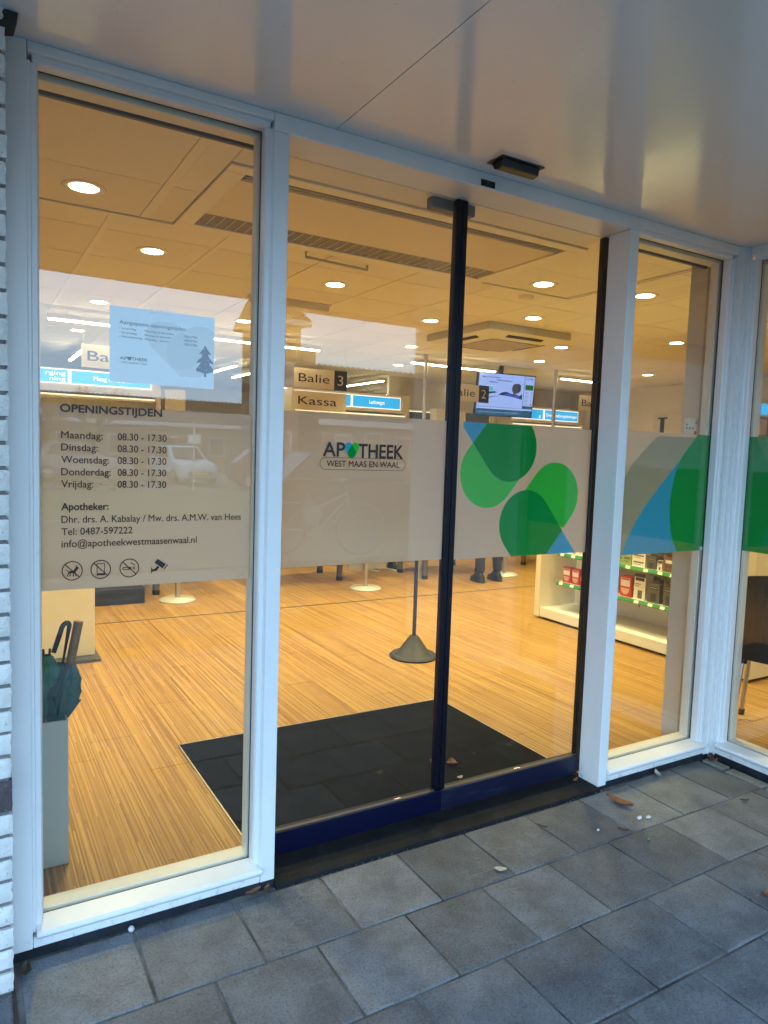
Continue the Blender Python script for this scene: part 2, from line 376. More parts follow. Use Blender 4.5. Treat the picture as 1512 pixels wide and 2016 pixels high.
# ------------------------------------------------------------------ text helper
def text_mesh(body, bold=0.0, spacing=1.0):
    c = bpy.data.curves.new('t', 'FONT'); c.body = body; c.offset = bold; c.resolution_u = 5; c.space_character = spacing
    o = bpy.data.objects.new('t', c); COL.objects.link(o)
    dg = bpy.context.evaluated_depsgraph_get(); dg.update()
    me = bpy.data.meshes.new_from_object(o.evaluated_get(dg))
    vs = [(v.co.x, v.co.y) for v in me.vertices]; fs = [tuple(p.vertices) for p in me.polygons]
    bpy.data.objects.remove(o); bpy.data.curves.remove(c); bpy.data.meshes.remove(me)
    return vs, fs
CAP = None
def text(body, x0, x1, zb, cap, y, mat, parent, bold=0.0, name='lettering', mapf=None, spacing=1.0):
    """flat lettering, baseline zb, from x0 to x1 (x1 None: natural width), capital height cap, in the plane y (facing -y)"""
    global CAP
    if CAP is None:
        v, _ = text_mesh('H'); CAP = max(p[1] for p in v)
    vs, fs = text_mesh(body, 0.0, spacing)
    mnx = min(p[0] for p in vs); mxx = max(p[0] for p in vs); sz = cap / CAP
    sx = sz if x1 is None else (x1 - x0) / (mxx - mnx)
    pts = [(x0 + (p[0] - mnx) * sx, y, zb + p[1] * sz) for p in vs]
    if bold > 0:
        # heavier weight: the glyphs overprinted with small shifts, each a hair in front of the last
        w_ = bold * sz; base = pts; bf_ = fs; pts = []; fs = []
        for k_, (ox, oz) in enumerate(((0, 0), (w_, 0), (-w_, 0), (0, w_), (0, -w_), (w_ * .7, w_ * .7), (-w_ * .7, -w_ * .7))):
            n_ = len(pts); pts += [(p[0] + ox, p[1] - k_ * 2e-5, p[2] + oz) for p in base]; fs += [tuple(q + n_ for q in f) for f in bf_]
    off = world_loc(parent); me = bpy.data.meshes.new(name)
    pp = [mapf(*p) for p in pts] if mapf else pts
    me.from_pydata([(p[0]-off[0], p[1]-off[1], p[2]-off[2]) for p in pp], [], fs); me.materials.append(mat)
    return link(name, me, parent)

def capsule(c0, c1, r, n=20):
    c0 = Vector(c0); c1 = Vector(c1); a = math.atan2(c1.y - c0.y, c1.x - c0.x); pts = []
    for i in range(n + 1): th = a - math.pi / 2 + math.pi * i / n; pts.append((c1.x + r * math.cos(th), c1.y + r * math.sin(th)))
    for i in range(n + 1): th = a + math.pi / 2 + math.pi * i / n; pts.append((c0.x + r * math.cos(th), c0.y + r * math.sin(th)))
    return pts
def clip(sub, win):
    """convex clip, both counter-clockwise"""
    out = list(sub)
    for i in range(len(win)):
        a = win[i]; b = win[(i + 1) % len(win)]; inp = out; out = []
        def side(p): return (b[0]-a[0]) * (p[1]-a[1]) - (b[1]-a[1]) * (p[0]-a[0])
        for j in range(len(inp)):
            p = inp[j]; q = inp[(j + 1) % len(inp)]; sp_, sq = side(p), side(q)
            if sp_ >= 0: out.append(p)
            if (sp_ >= 0) != (sq >= 0):
                u = sp_ / (sp_ - sq); out.append((p[0] + (q[0]-p[0]) * u, p[1] + (q[1]-p[1]) * u))
        if not out: return []
    o2 = []
    for p in out:
        if not o2 or (abs(p[0]-o2[-1][0]) + abs(p[1]-o2[-1][1])) > 1e-5: o2.append(p)
    return o2
def rect(x0, x1, z0, z1): return [(x0, z0), (x1, z0), (x1, z1), (x0, z1)]

# =================================================================== SETTING: ground
ZS = 2.4225           # soffit
gb = MB(); gb.add([(-200,-300,-0.12),(200,-300,-0.12),(200,120,-0.12),(-200,120,-0.12)], [(0,1,2,3)])
GROUND = plain('street_ground', (0.10, 0.10, 0.10), 0.9, var=0.25, scale=0.8)
struct(gb.build('ground', GROUND))
GRASS = plain('verge_grass', (0.05, 0.085, 0.025), 0.9, var=0.5, scale=3)
pv = MB(); pv.box(-6, 2.86, -6.0, 0.03, -0.115, -0.0045)
pavement = struct(pv.build('pavement', SAND))
# each slab 300 x 300 mm
sv = []
for k in range(4):
    mb = MB(); w, d = 0.2955, 0.2915
    mb.box(-w/2, w/2, -d/2, d/2, -0.05, 0.0); me = mb.mesh('paving_slab'); me.materials.append(SLAB); sv.append(me)
def slab(cx, cy_, w, d, parent, i):
    o = link('paving_slab', sv[i % 4], parent, 0.0055, 2); o.scale = (w / 0.2955, d / 0.2915, 1)
    o.location = (cx, cy_, rnd.uniform(-0.0012, 0.0012)); o.rotation_euler = (rnd.uniform(-.0035, .0035), rnd.uniform(-.0035, .0035), rnd.uniform(-.004, .004))
rows = [(-0.017, -0.3155, 0.8299)] + [(-0.3155 - 0.2955 * j, -0.3155 - 0.2955 * (j + 1), (0.6802 if j % 2 == 0 else 0.8299)) for j in range(8)]
i = 0
for (ya, yb_, xo) in rows:
    k0 = int(math.floor((-1.8 - xo) / 0.3)); xs = xo + k0 * 0.3
    while xs < 2.84:
        x0, x1 = xs + 0.003, min(xs + 0.3, 2.845) - 0.003
        if ya > -0.1:
            if xs < -0.085 and xs + 0.3 > -0.085: x0 = -0.081
            if xs + 0.3 <= -0.084:
                xs += 0.3; continue
        ya2 = -0.002 if (ya > -0.1 and (x1 < 0.674 or x0 > 2.17)) else ya
        if x1 - x0 > 0.05: slab((x0 + x1) / 2, (ya2 + yb_) / 2, x1 - x0, ya2 - yb_ - 0.0058, pavement, i)
        i += 1; xs += 0.3
# slabs left of the joint, in front of the brick pier
for k in range(3): slab(-0.2385 - 0.3 * k, -0.216, 0.294, 0.192, pavement, k)
mb = MB(); mb.box(-0.0920, -0.0825, -0.60, -0.10, -0.05, -0.002); mb.build('open_joint', DARKGAP, pavement)
# loose edging strips along the return wall
for n_, (xa, xb, ya, yb_, lab) in enumerate(((2.862, 2.915, -0.125, -0.012, 'short broken pale stone strip in the corner under the corner post'),
        (2.852, 2.918, -0.315, -0.135, 'pale stone edging strip beside the paving, next to the broken piece'),
        (2.850, 2.918, -0.62, -0.325, 'longest pale stone edging strip running out of frame at right'))):
    mb = MB(); mb.box(xa, xb, ya, yb_, -0.06, 0.006 - 0.004 * n_); tag(mb.build('edging_stone', EDGING, None, 0.006), lab, 'edging stone', 'stone edging along the return wall')

# =================================================================== brick pier
pier = thing('brick_pier', 'rough white brick pier with one dark purple brick at the left edge', 'brick pier', (-0.4, 0, 0))
mb = MB(); mb.box(-1.3, -0.094, -0.103, 0.3, -0.1, 2.48); mb.build('mortar_core', MORTAR, pier)
def brick_mesh(w, h, d, seed):
    r2 = random.Random(seed); bm = bmesh.new()
    nx, nz = 12, 5
    grid = {}
    for ix in range(nx + 1):
        for iz in range(nz + 1):
            e = (ix in (0, nx)) or (iz in (0, nz))
            x = -w/2 + w * ix / nx + (r2.uniform(-.0016, .0016)); z = h * iz / nz + r2.uniform(-.0009, .0009)
            grid[ix, iz] = bm.verts.new((x, (0.003 + r2.uniform(0, .0015) if e else r2.uniform(-.0016, .0012)), z))
    back = {}
    for ix in (0, nx):
        for iz in range(nz + 1): back[ix, iz] = bm.verts.new((grid[ix, iz].co.x, d, grid[ix, iz].co.z))
    for ix in range(nx):
        for iz in range(nz): bm.faces.new((grid[ix, iz], grid[ix+1, iz], grid[ix+1, iz+1], grid[ix, iz+1]))
    for iz in range(nz):
        bm.faces.new((grid[nx, iz], back[nx, iz], back[nx, iz+1], grid[nx, iz+1])); bm.faces.new((back[0, iz], grid[0, iz], grid[0, iz+1], back[0, iz+1]))
    bm.faces.new([grid[ix, nz] for ix in range(nx + 1)] + [back[nx, nz], back[0, nz]])
    bm.faces.new([grid[ix, 0] for ix in range(nx, -1, -1)] + [back[0, 0], back[nx, 0]])
    bmesh.ops.recalc_face_normals(bm, faces=bm.faces)
    me = bpy.data.meshes.new('brick'); bm.to_mesh(me); bm.free()
    for p_ in me.polygons: p_.use_smooth = True
    me.set_sharp_from_angle(angle=R(50))
    return me
bmeshes = [brick_mesh(0.2, 0.050, 0.10, 100 + k) for k in range(6)] + [brick_mesh(0.095, 0.050, 0.10, 200 + k) for k in range(4)]
for me in bmeshes: me.materials.append(BRICKW)
dark_me = brick_mesh(0.095, 0.078, 0.10, 300); dark_me.materials.append(BRICKD)
dark2 = brick_mesh(0.2, 0.050, 0.10, 301); dark2.materials.append(BRICKD)
# course heights: dark brick stands at z 0.50..0.58 (px 1485..1560)
z = 0.004; course = 0
while z < 2.40:
    dk = abs(z - 0.482) < 0.031
    h = 0.088 if dk else 0.0605
    x = -0.085 - (rnd.uniform(0, 0.004)); k = 0
    first_half = course % 2 == 1
    while x > -1.25:
        half = first_half and k == 0
        w = 0.095 if (half or dk) else 0.2
        if dk: me = dark_me
        elif z > 2.34: me = dark2 if not half else bmeshes[6 + (course + k) % 4]
        else: me = bmeshes[6 + (course * 3 + k) % 4] if half else bmeshes[(course * 5 + k) % 6]
        o = link('brick', me, pier); o.location = (x - w / 2 + 0.4, -0.112 + rnd.uniform(-.003, .003), z)
        o.rotation_euler = (0, 0, rnd.uniform(-.006, .006)); x -= w + 0.011; k += 1
    z += h; course += 1

# =================================================================== shopfront timber
def ident(x, y, z): return (x, y, z)
XR = 2.94
def ret(u, d, z): return (XR + d, -u, z)      # return wall: u runs towards the street, d into the wing
fr = thing('shopfront_frame', 'white painted timber shopfront frame around the door and windows', 'window frame', (1.0, 0.05, 0))
def fbox(name, x0, x1, y0, y1, z0, z1, fn=None, par=fr, bev=0.003): mb = MB(fn); mb.box(x0, x1, y0, y1, z0, z1); return mb.build(name, PAINT, par, bev)
fbox('jamb', -0.090, -0.034, 0.0, 0.12, 0.026, 2.4222)
fbox('mullion', 0.6262, 0.6745, 0.0, 0.116, 0.026, 2.3685)
fbox('post', 2.1682, 2.2157, 0.0, 0.116, 0.012, 2.3685)
fbox('corner_post', 2.888, 2.9150, 0.002, 0.10, 0.02, 2.4222, bev=0)
fbox('head_rail', -0.033, 0.6255, 0.001, 0.12, 2.3965, 2.4222)
fbox('head_rail', 0.6262, 2.2157, 0.0, 0.150, 2.3690, 2.4222)
fbox('head_rail', 2.2162, 2.8875, 0.001, 0.12, 2.383, 2.4222)
# corner mouldings (vertical fillets that step round the inside corner)
fbox('corner_bead', 2.9152, 2.9385, -0.010, 0.10, 0.02, 2.4220, bev=0)
fbox('corner_bead', 2.9390, 2.9620, -0.0215, 0.09, 0.02, 2.4219, bev=0)
fbox('bottom_rail', -0.0335, 0.6257, 0.002, 0.118, 0.026, 0.058)
fbox('bottom_rail', 2.2160, 2.8875, 0.002, 0.118, 0.026, 0.056)
# return wall frame
fbox('return_post', 1.20, 1.30, 0.0, 0.12, 0.02, 2.4222, ret)
fbox('return_head_rail', 0.023, 1.199, 0.001, 0.12, 2.383, 2.4222, ret)
fbox('return_bottom_rail', 0.023, 1.199, 0.002, 0.118, 0.026, 0.056, ret)
PLINTH = m_stone('plinth_coating', (0.012, 0.013, 0.016), (0.03, 0.034, 0.045), 0.45)
pl = thing('plinth', 'dark bitumen plinth strip under the white window frames', 'plinth', (0.3, 0.05, 0))
mb = MB(); mb.box(-0.088, 0.6735, 0.006, 0.10, -0.08, 0.0255); mb.build('plinth_strip', PLINTH, pl)
mb = MB(); mb.box(2.1690, 2.937, 0.006, 0.10, -0.08, 0.0115 ); mb.box(2.2165, 2.937, 0.0055, 0.10, 0.0116, 0.0255); mb.build('plinth_strip', PLINTH, pl)
mb = MB(ret); mb.box(0.02, 1.3, 0.006, 0.10, -0.08, 0.0255); mb.build('plinth_strip', PLINTH, pl)
th = MB(); th.box(0.6750, 2.1677, -0.014, 0.19, -0.06, 0.0125)
tag(th.build('threshold', BLUESTONE, None, 0.003), 'dark bluestone threshold slab under the sliding doors', 'threshold')

def window(name, label, x0, x1, z0, z1, fn, sill_x0, sill_x1, lbead=True):
    """glazed opening: beads, sill, inside frame, glass; x0..x1 / z0..z1 is the sight size at the glass (depth 0.06)"""
    w = thing(name, label, 'window', fn((x0 + x1) / 2, 0.06, 0.0))
    b = 0.028
    def bead(nm, pts, axis, a, c):
        mb = MB(fn); mb.prism(pts, axis, a, c); return mb.build(nm, PAINT, w, 0.0015)
    # vertical beads: stepped moulding seen as two fine lines
    def vprof(s, xe):   # s=+1: left side bead (outer edge left)
        return [(xe - s * b, 0.010), (xe - s * 0.019, 0.010), (xe - s * 0.017, 0.018), (xe - s * 0.004, 0.018), (xe, 0.026), (xe, 0.0595), (xe - s * b, 0.0595)]
    for s, xe in ((1, x0), (-1, x1)): bead('glazing_bead', vprof(s, xe), 'z', z0 - 0.02, z1)
    hp = [(0.010, z1 + b), (0.010, z1 + 0.019), (0.018, z1 + 0.017), (0.018, z1 + 0.004), (0.026, z1), (0.0595, z1), (0.0595, z1 + b)]
    bead('glazing_bead', hp, 'x', x0 - b * 0.5, x1 + b * 0.5)
    sp_ = [(-0.012, 0.0585), (-0.018, 0.066), (-0.0175, 0.074), (-0.012, 0.079), (0.0595, z0 + 0.002), (0.0595, 0.0588)]
    mb = MB(fn); mb.prism(sp_, 'x', sill_x0, sill_x1); mb.build('sill', PAINT, w, 0.002)
    # gasket line
    gk = MB(fn)
    for (a0, a1, c0, c1) in ((x0, x0 + 0.0015, z0, z1), (x1 - 0.0022, x1, z0, z1), (x0, x1, z1 - 0.0018, z1), (x0, x1, z0, z0 + 0.0018)): gk.box(a0, a1, 0.0565, 0.0600, c0, c1)
    gk.build('gasket', RUBBER, w)
    mb = MB(fn); mb.box(x0 - 0.008, x1 + 0.008, 0.0602, 0.0662, z0 - 0.004, z1 + 0.004); g = mb.build('glass_pane', GLASS, w)
    # inside timber: bottom, top, sides
    ins = 0.075
    for (nm, q) in (('inner_sill', (x0 - 0.02, x1 + 0.02, ins, 0.135, 0.03, z0 + 0.004)), ('inner_head', (x0 - 0.02, x1 + 0.02, ins, 0.135, z1 - 0.012, z1 + 0.05)), ('gap_strip', (x0 - 0.02, x1 + 0.02, 0.150, 0.166, z1 - 0.016, z1 + 0.03)),
                    ('inner_jamb', (x1 - 0.004, x1 + 0.02, ins, 0.118, z0 + 0.005, z1 - 0.013)), ('inner_jamb', (x0 - 0.02, x0 + 0.006, ins, 0.118, z0 + 0.005, z1 - 0.013))):
        mb = MB(fn); mb.box(*q); mb.build(nm, INWOOD if nm != 'gap_strip' else DKMET, w, 0.003)  # dark strip stands in for the dark gap line at the ceiling edge
    return w, g
WZ0, WZ1 = 0.092, 2.378
win1, gl1 = window('shop_window', 'tall left shop window with opening hours lettered on its frosted band', -0.007, 0.606, 0.086, 2.379, ident, -0.026, 0.6262)
win2, gl2 = window('shop_window', 'narrow right shop window with blue and green shapes on its frosted band', 2.244, 2.858, 0.086, 2.366, ident, 2.2162, 2.888)
win3, gl3 = window('shop_window', 'window in the return wall at the right edge with a plain green band', 0.046, 1.172, 0.086, 2.366, ret, 0.030, 1.199)
def band(par, x0, x1, z0, z1, y, mat, fn=None, name='frosted_band'):
    mb = MB(fn); mb.box(x0, x1, y, y + 0.0012, z0, z1); return mb.build(name, mat, par)
B0, B1 = 1.018, 1.545
fb1 = band(win1, -0.012, 0.592, 1.014, 1.529, 0.0668, FILM)
fb2 = band(win2, 2.236, 2.872, 1.012, 1.559, 0.0668, FILM)
fb3 = band(win3, 0.040, 1.18, 1.020, 1.559, 0.0668, F_GREEN, ret)

# lettering on the left window
YT = 0.0592
def T1(body, x0, x1, zb, cap, bold=0.0): return text(body, x0, x1, zb, cap, YT, INK, gl1, bold)
T1('OPENINGSTIJDEN', 0.046, 0.317, 1.5085, 0.0205, 0.026)
for i, (d_, w_) in enumerate((('Maandag:', .107), ('Dinsdag:', .094), ('Woensdag:', .123), ('Donderdag:', .128), ('Vrijdag:', .082))):
    zb = 1.4365 - 0.0338 * i; T1(d_, 0.048, 0.048 + w_, zb, 0.0192, 0.007); T1('08.30 - 17.30', 0.195, 0.331, zb, 0.0192, 0.007)
T1('Apotheker:', 0.048, 0.170, 1.2385, 0.0192, 0.022)
T1('Dhr. drs. A. Kabalay / Mw. drs. A.M.W. van Hees', 0.048, 0.561, 1.203, 0.0192, 0.007)
T1('Tel: 0487-597222', 0.048, 0.236, 1.169, 0.0192, 0.007)
T1('info@apotheekwestmaasenwaal.nl', 0.048, 0.423, 1.135, 0.0192, 0.007)
def ring(mb, cx, cz, r, w, y, n=40):
    vs = []; fs = []
    for i in range(n):
        a = 2 * math.pi * i / n
        for q in (r, r - w): vs.append((cx + q * math.cos(a), y, cz + q * math.sin(a)))
    for i in range(n): j = (i + 1) % n; fs.append((2*i, 2*j, 2*j+1, 2*i+1))
    mb.add(vs, fs)
def bar(mb, a, b, w, y):
    a = Vector(a); b = Vector(b); d = (b - a).normalized(); p = Vector((-d.y, d.x)) * w / 2
    mb.poly([a + p, b + p, b - p, a - p], y)
def disc(mb, cx, cz, r, y, n=20): mb.poly([(cx + r * math.cos(2*math.pi*k/n), cz + r * math.sin(2*math.pi*k/n)) for k in range(n)], y)
def icon(name, cx, cz, draw):
    mb = MB(); draw(mb, cx, cz); return mb.build(name, INK, gl1)
def dog(mb, x, z):
    ring(mb, x, z, .0275, .0028, YT); bar(mb, (x-.019, z+.019), (x+.019, z-.019), .0028, YT)
    mb.poly([(x-.010, z-.001), (x+.008, z+.001), (x+.009, z-.006), (x-.009, z-.007)], YT - .0001)
    mb.poly([(x+.004, z+.001), (x+.010, z+.012), (x+.018, z+.008), (x+.009, z-.003)], YT - .0001)
    mb.poly([(x+.009, z+.011), (x+.0125, z+.017), (x+.0135, z+.010)], YT - .0001)
    for lx, tx in ((-.009, -.013), (-.005, -.006), (.004, .002), (.008, .010)): bar(mb, (x+lx, z-.005), (x+tx, z-.016), .0028, YT - .0001)
    bar(mb, (x-.009, z-.002), (x-.016, z+.004), .0022, YT - .0001)
def phone(mb, x, z):
    ring(mb, x, z, .0275, .0028, YT); bar(mb, (x-.019, z+.019), (x+.019, z-.019), .0028, YT)
    for a, b in (((-.010, -.017), (-.010, .017)), ((.010, -.017), (.010, .017)), ((-.010, .017), (.010, .017))): bar(mb, (x+a[0], z+a[1]), (x+b[0], z+b[1]), .0020, YT - .0001)
    mb.poly([(x-.011, z-.017), (x+.011, z-.017), (x+.011, z-.011), (x-.011, z-.011)], YT - .0001)
def smoke(mb, x, z):
    ring(mb, x, z, .0275, .0028, YT); bar(mb, (x-.019, z+.019), (x+.019, z-.019), .0028, YT)
    for a, b in (((-.018, .002), (.006, .002)), ((-.018, -.004), (.006, -.004)), ((-.018, .002), (-.018, -.004)), ((-.004, -.001), (.006, -.001))): bar(mb, (x+a[0], z+a[1]), (x+b[0], z+b[1]), .0022, YT - .0001)
    bar(mb, (x+.0105, z+.004), (x+.0105, z-.005), .0022, YT); bar(mb, (x+.0145, z+.004), (x+.0145, z-.005), .0022, YT)
    bar(mb, (x+.002, z+.014), (x+.008, z+.014), .0022, YT); bar(mb, (x+.008, z+.014), (x+.011, z+.009), .0022, YT); bar(mb, (x+.011, z+.009), (x+.016, z+.009), .0022, YT)
def cctv(mb, x, z):
    mb.poly([(x-.013, z+.011), (x-.004, z+.022), (x+.020, z+.005), (x+.010, z-.007)], YT)
    bar(mb, (x+.015, z-.010), (x+.025, z+.003), .0030, YT)
    mb.poly([(x-.020, z-.010), (x-.010, z-.006), (x-.004, z+.001), (x+.001, z-.003), (x-.006, z-.013), (x-.020, z-.0155)], YT)
    bar(mb, (x-.021, z-.020), (x-.021, z-.003), .0030, YT - .0001)
icon('no_dogs_pictogram', 0.075, 1.068, dog); icon('no_phone_pictogram', 0.150, 1.068, phone); icon('no_smoking_pictogram', 0.228, 1.068, smoke); icon('camera_pictogram', 0.312, 1.069, cctv)

# coloured film on window 2
Y2 = 0.0664
edge = [(2.773, 1.559), (2.715, 1.50), (2.658, 1.441), (2.60, 1.386), (2.53, 1.322), (2.47, 1.262), (2.42, 1.209), (2.375, 1.150), (2.34, 1.095), (2.318, 1.05), (2.306, 1.0125)]
arc = [(2.658, 1.441), (2.632, 1.385), (2.615, 1.32), (2.606, 1.255), (2.608, 1.19), (2.620, 1.12), (2.643, 1.06), (2.677, 1.0125)]
mb = MB(); mb.poly(edge[2:] + arc[::-1][:-1], Y2); mb.build('blue_shape', F_BLUE, win2)
mb = MB(); mb.poly([(2.872, 1.559), (2.773, 1.559), (2.715, 1.50)] + arc + [(2.872, 1.0125)], Y2); mb.build('green_shape', F_GREEN, win2)
mb = MB(); mb.poly([(2.515, 1.545), (2.493, 1.541), (2.40, 1.47), (2.33, 1.405), (2.285, 1.34), (2.262, 1.28), (2.255, 1.2), (2.255, 1.0125)] + edge[::-1] + [(2.76, 1.545)], Y2); mb.build('olive_shape', F_TAN, win2)
mb = MB(); mb.poly(rect(2.830, 2.866, 1.016, 1.030), 0.0595); st = mb.build('sticker', plain('silver_sticker', (0.6, 0.6, 0.6), 0.3), win2)
for (a, b, c, d) in ((2.833, 2.839, 1.019, 1.027), (2.843, 2.863, 1.024, 1.026), (2.843, 2.863, 1.020, 1.0215)):
    mb = MB(); mb.poly(rect(a, b, c, d), 0.0593); mb.build('sticker_print', INK, st)

# poster on the left window
po = thing('poster', 'white paper notice of holiday closing days taped inside the left window', 'poster', (0.323, 0.07, 1.6))
mb = MB(); mb.box(0.174, 0.472, 0.0668, 0.0670, 1.600, 1.811); sheet = mb.build('sheet', PAPER, po)
YP = 0.0666
win_p = rect(0.1745, 0.4715, 1.6005, 1.8105)
r_ = 0.062
hA = clip(capsule((0.335, 1.722), (0.465, 1.598), r_), win_p); hA = clip(capsule((0.330, 1.722), (0.425, 1.690), 0.064), win_p)
def octo(cx, cz, r, n=8, a0=0.39): return [(cx + r * math.cos(a0 + 2*math.pi*k/n), cz + r * math.sin(a0 + 2*math.pi*k/n)) for k in range(n)]
heartL = [(0.272, 1.738), (0.275, 1.756), (0.288, 1.774), (0.310, 1.783), (0.350, 1.782), (0.375, 1.768), (0.405, 1.742), (0.440, 1.70), (0.40, 1.655), (0.352, 1.648), (0.318, 1.678), (0.285, 1.708)]
heartR = [(0.330, 1.700), (0.336, 1.724), (0.35, 1.742), (0.395, 1.772), (0.412, 1.780), (0.452, 1.780), (0.4708, 1.768), (0.4708, 1.66), (0.43, 1.632), (0.368, 1.630), (0.338, 1.665)]
mb = MB(); mb.poly(heartL, YP); mb.build('pale_print', P_HEART, po)
mb = MB(); mb.poly(heartR, YP - 0.0002); mb.build('pale_print', P_HEART, po)
ov = [(0.330, 1.700), (0.336, 1.724), (0.35, 1.742), (0.375, 1.759), (0.405, 1.742), (0.440, 1.70), (0.40, 1.655), (0.352, 1.648), (0.336, 1.668)]
mb = MB(); mb.poly(ov, YP - 0.0003); mb.build('pale_print', P_HEART2, po)
def TP(b, x0, x1, zb, cap, bold=0.0): return text(b, x0, x1, zb, cap, YP - 0.0006, P_INK, po, bold, 'print')
TP('Aangepaste openingstijden', 0.200, 0.386, 1.763, 0.0105, 0.006)
for k, (a, ax, b, bx_) in enumerate((('• 1e kerstdag', .245, 'Maandag 25 december', .352), ('• 2e kerstdag', .247, 'Dinsdag 26 december', .346), ('• Nieuwjaarsdag', .262, 'Maandag 1 januari', .337))):
    zb = 1.7485 - 0.0115 * k; TP(a, 0.200, ax, zb, 0.0055, 0.01); TP(b, 0.269, bx_, zb - 0.001, 0.0055, 0.01); TP('GESLOTEN', 0.381, 0.420, zb - 0.004, 0.0058, 0.01)
TP('AP', 0.201, 0.221, 1.6640, 0.0085, 0.02); TP('THEEK', 0.233, 0.2775, 1.6640, 0.0085, 0.02)
mb = MB(); mb.poly(clip(capsule((0.2245, 1.670), (0.2275, 1.6665), 0.0035), win_p), YP - 0.0006); mb.poly(clip(capsule((0.2300, 1.670), (0.2275, 1.6665), 0.0035), win_p), YP - 0.0007); mb.build('print', P_INK, po)
TP('WEST MAAS EN WAAL', 0.205, 0.2765, 1.6545, 0.0042, 0.012)
tr_ = MB(); tx = 0.4445
tr_.poly([(tx, 1.728), (tx-.007, 1.716), (tx-.017, 1.703), (tx-.0165, 1.700), (tx-.008, 1.702), (tx+.008, 1.702), (tx+.0165, 1.700), (tx+.017, 1.703), (tx+.007, 1.716)], YP - .0005)
tr_.poly([(tx-.008, 1.702), (tx-.013, 1.690), (tx-.025, 1.678), (tx-.024, 1.674), (tx-.012, 1.677), (tx, 1.673), (tx+.012, 1.677), (tx+.024, 1.674), (tx+.025, 1.678), (tx+.013, 1.690), (tx+.008, 1.702)], YP - .0005)
tr_.poly([(tx-.012, 1.677), (tx-.020, 1.664), (tx-.0275, 1.656), (tx-.0265, 1.650), (tx-.016, 1.648), (tx-.006, 1.645), (tx+.006, 1.645), (tx+.016, 1.648), (tx+.0265, 1.650), (tx+.0272, 1.656), (tx+.020, 1.664), (tx+.012, 1.677), (tx, 1.673)], YP - .0005)
tr_.poly(rect(tx-.003, tx+.0035, 1.634, 1.646), YP - .0005); tr_.build('tree_print', P_TREE, po)
dm = MB()
for (a, b) in ((-.010, 1.692), (.002, 1.672), (.014, 1.669), (-.003, 1.716), (.008, 1.684), (-.016, 1.661), (.003, 1.655)): disc(dm, tx + a, b, .0013, YP - .0008, 8)
dm.build('bauble_print', PAPER, po)
mb = MB(); mb.box(0.283, 0.352, 0.0666, 0.0667, 1.803, 1.818); mb.build('tape', film('tape', (0.85, 0.83, 0.78), 0.4, thru=0.6), po)

# =================================================================== sliding doors
YD = 0.140
def leaf(label, x0, x1, edges):
    d = thing('sliding_door', label, 'door', ((x0 + x1) / 2, YD, 0.015))
    zt = 2.3665
    for (a, b, m_, nm) in edges: mb = MB(); mb.box(a, b, YD - 0.018, YD + 0.022, 0.020, zt); mb.build(nm, m_, d, 0.002)
    gx0 = edges[0][1] if edges[0][1] < (x0 + x1) / 2 else x0; gx1 = edges[-1][0] if edges[-1][0] > (x0 + x1) / 2 else x1
    return d, gx0, gx1
dl = thing('sliding_door', 'left glass sliding door with navy bottom rail and the shop logo', 'door', (1.05, YD, 0.015))
mb = MB(); mb.box(1.3945, 1.4175, YD - 0.007, YD + 0.022, 0.1095, 2.3665); mb.build('stile', NAVYB, dl, 0.002)
mb = MB(); mb.box(0.6300, 1.4175, YD - 0.020, YD + 0.022, 0.026, 0.109); mb.build('bottom_rail', NAVY, dl, 0.002)
mb = MB(); mb.box(0.6300, 1.3940, YD - 0.012, YD - 0.0005, 0.1092, 0.1108); mb.build('glazing_trim', DKMET, dl)
mb = MB(); mb.box(0.6320, 1.3946, YD, YD + 0.006, 0.1093, 2.3665); dgl = mb.build('glass_pane', DGLASS, dl)
band(dl, 0.6340, 1.3940, 1.026, 1.555, YD + 0.0068, FILM)
dr = thing('sliding_door', 'right glass sliding door with scuffed navy bottom rail and green petal shapes', 'door', (1.8, YD, 0.015))
mb = MB(); mb.box(1.4200, 1.4440, YD - 0.007, YD + 0.022, 0.1095, 2.3665); mb.build('stile', NAVYB, dr, 0.002)
mb = MB(); mb.box(2.1640, 2.1960, YD - 0.007, YD + 0.022, 0.026, 2.3665); mb.build('stile', BLACK, dr, 0.002)
mb = MB(); mb.box(1.4200, 2.1635, YD - 0.020, YD + 0.022, 0.026, 0.109); mb.build('bottom_rail', NAVYW, dr, 0.002)
mb = MB(); mb.box(1.4445, 2.1635, YD - 0.012, YD - 0.0005, 0.1092, 0.1108); mb.build('glazing_trim', DKMET, dr)
mb = MB(); mb.box(1.4440, 2.1640, YD, YD + 0.006, 0.1093, 2.3665); dgr = mb.build('glass_pane', DGLASS, dr)
BR = (1.4445, 2.1635, 1.022, 1.556)
band(dr, *BR, YD + 0.0068, FILM)
# petal shapes
WB = rect(1.4445, 2.1635, 1.0222, 1.5558)
YF = YD + 0.0064
ca, sa = math.cos(R(50)), math.sin(R(50)); r0 = 0.1385
A1 = clip(capsule((1.713, 1.465), (1.713 - ca * .5, 1.465 + sa * .5), r0), WB); Bq = clip(capsule((1.605, 1.360), (1.605 + ca * .5, 1.360 + sa * .5), r0), WB)
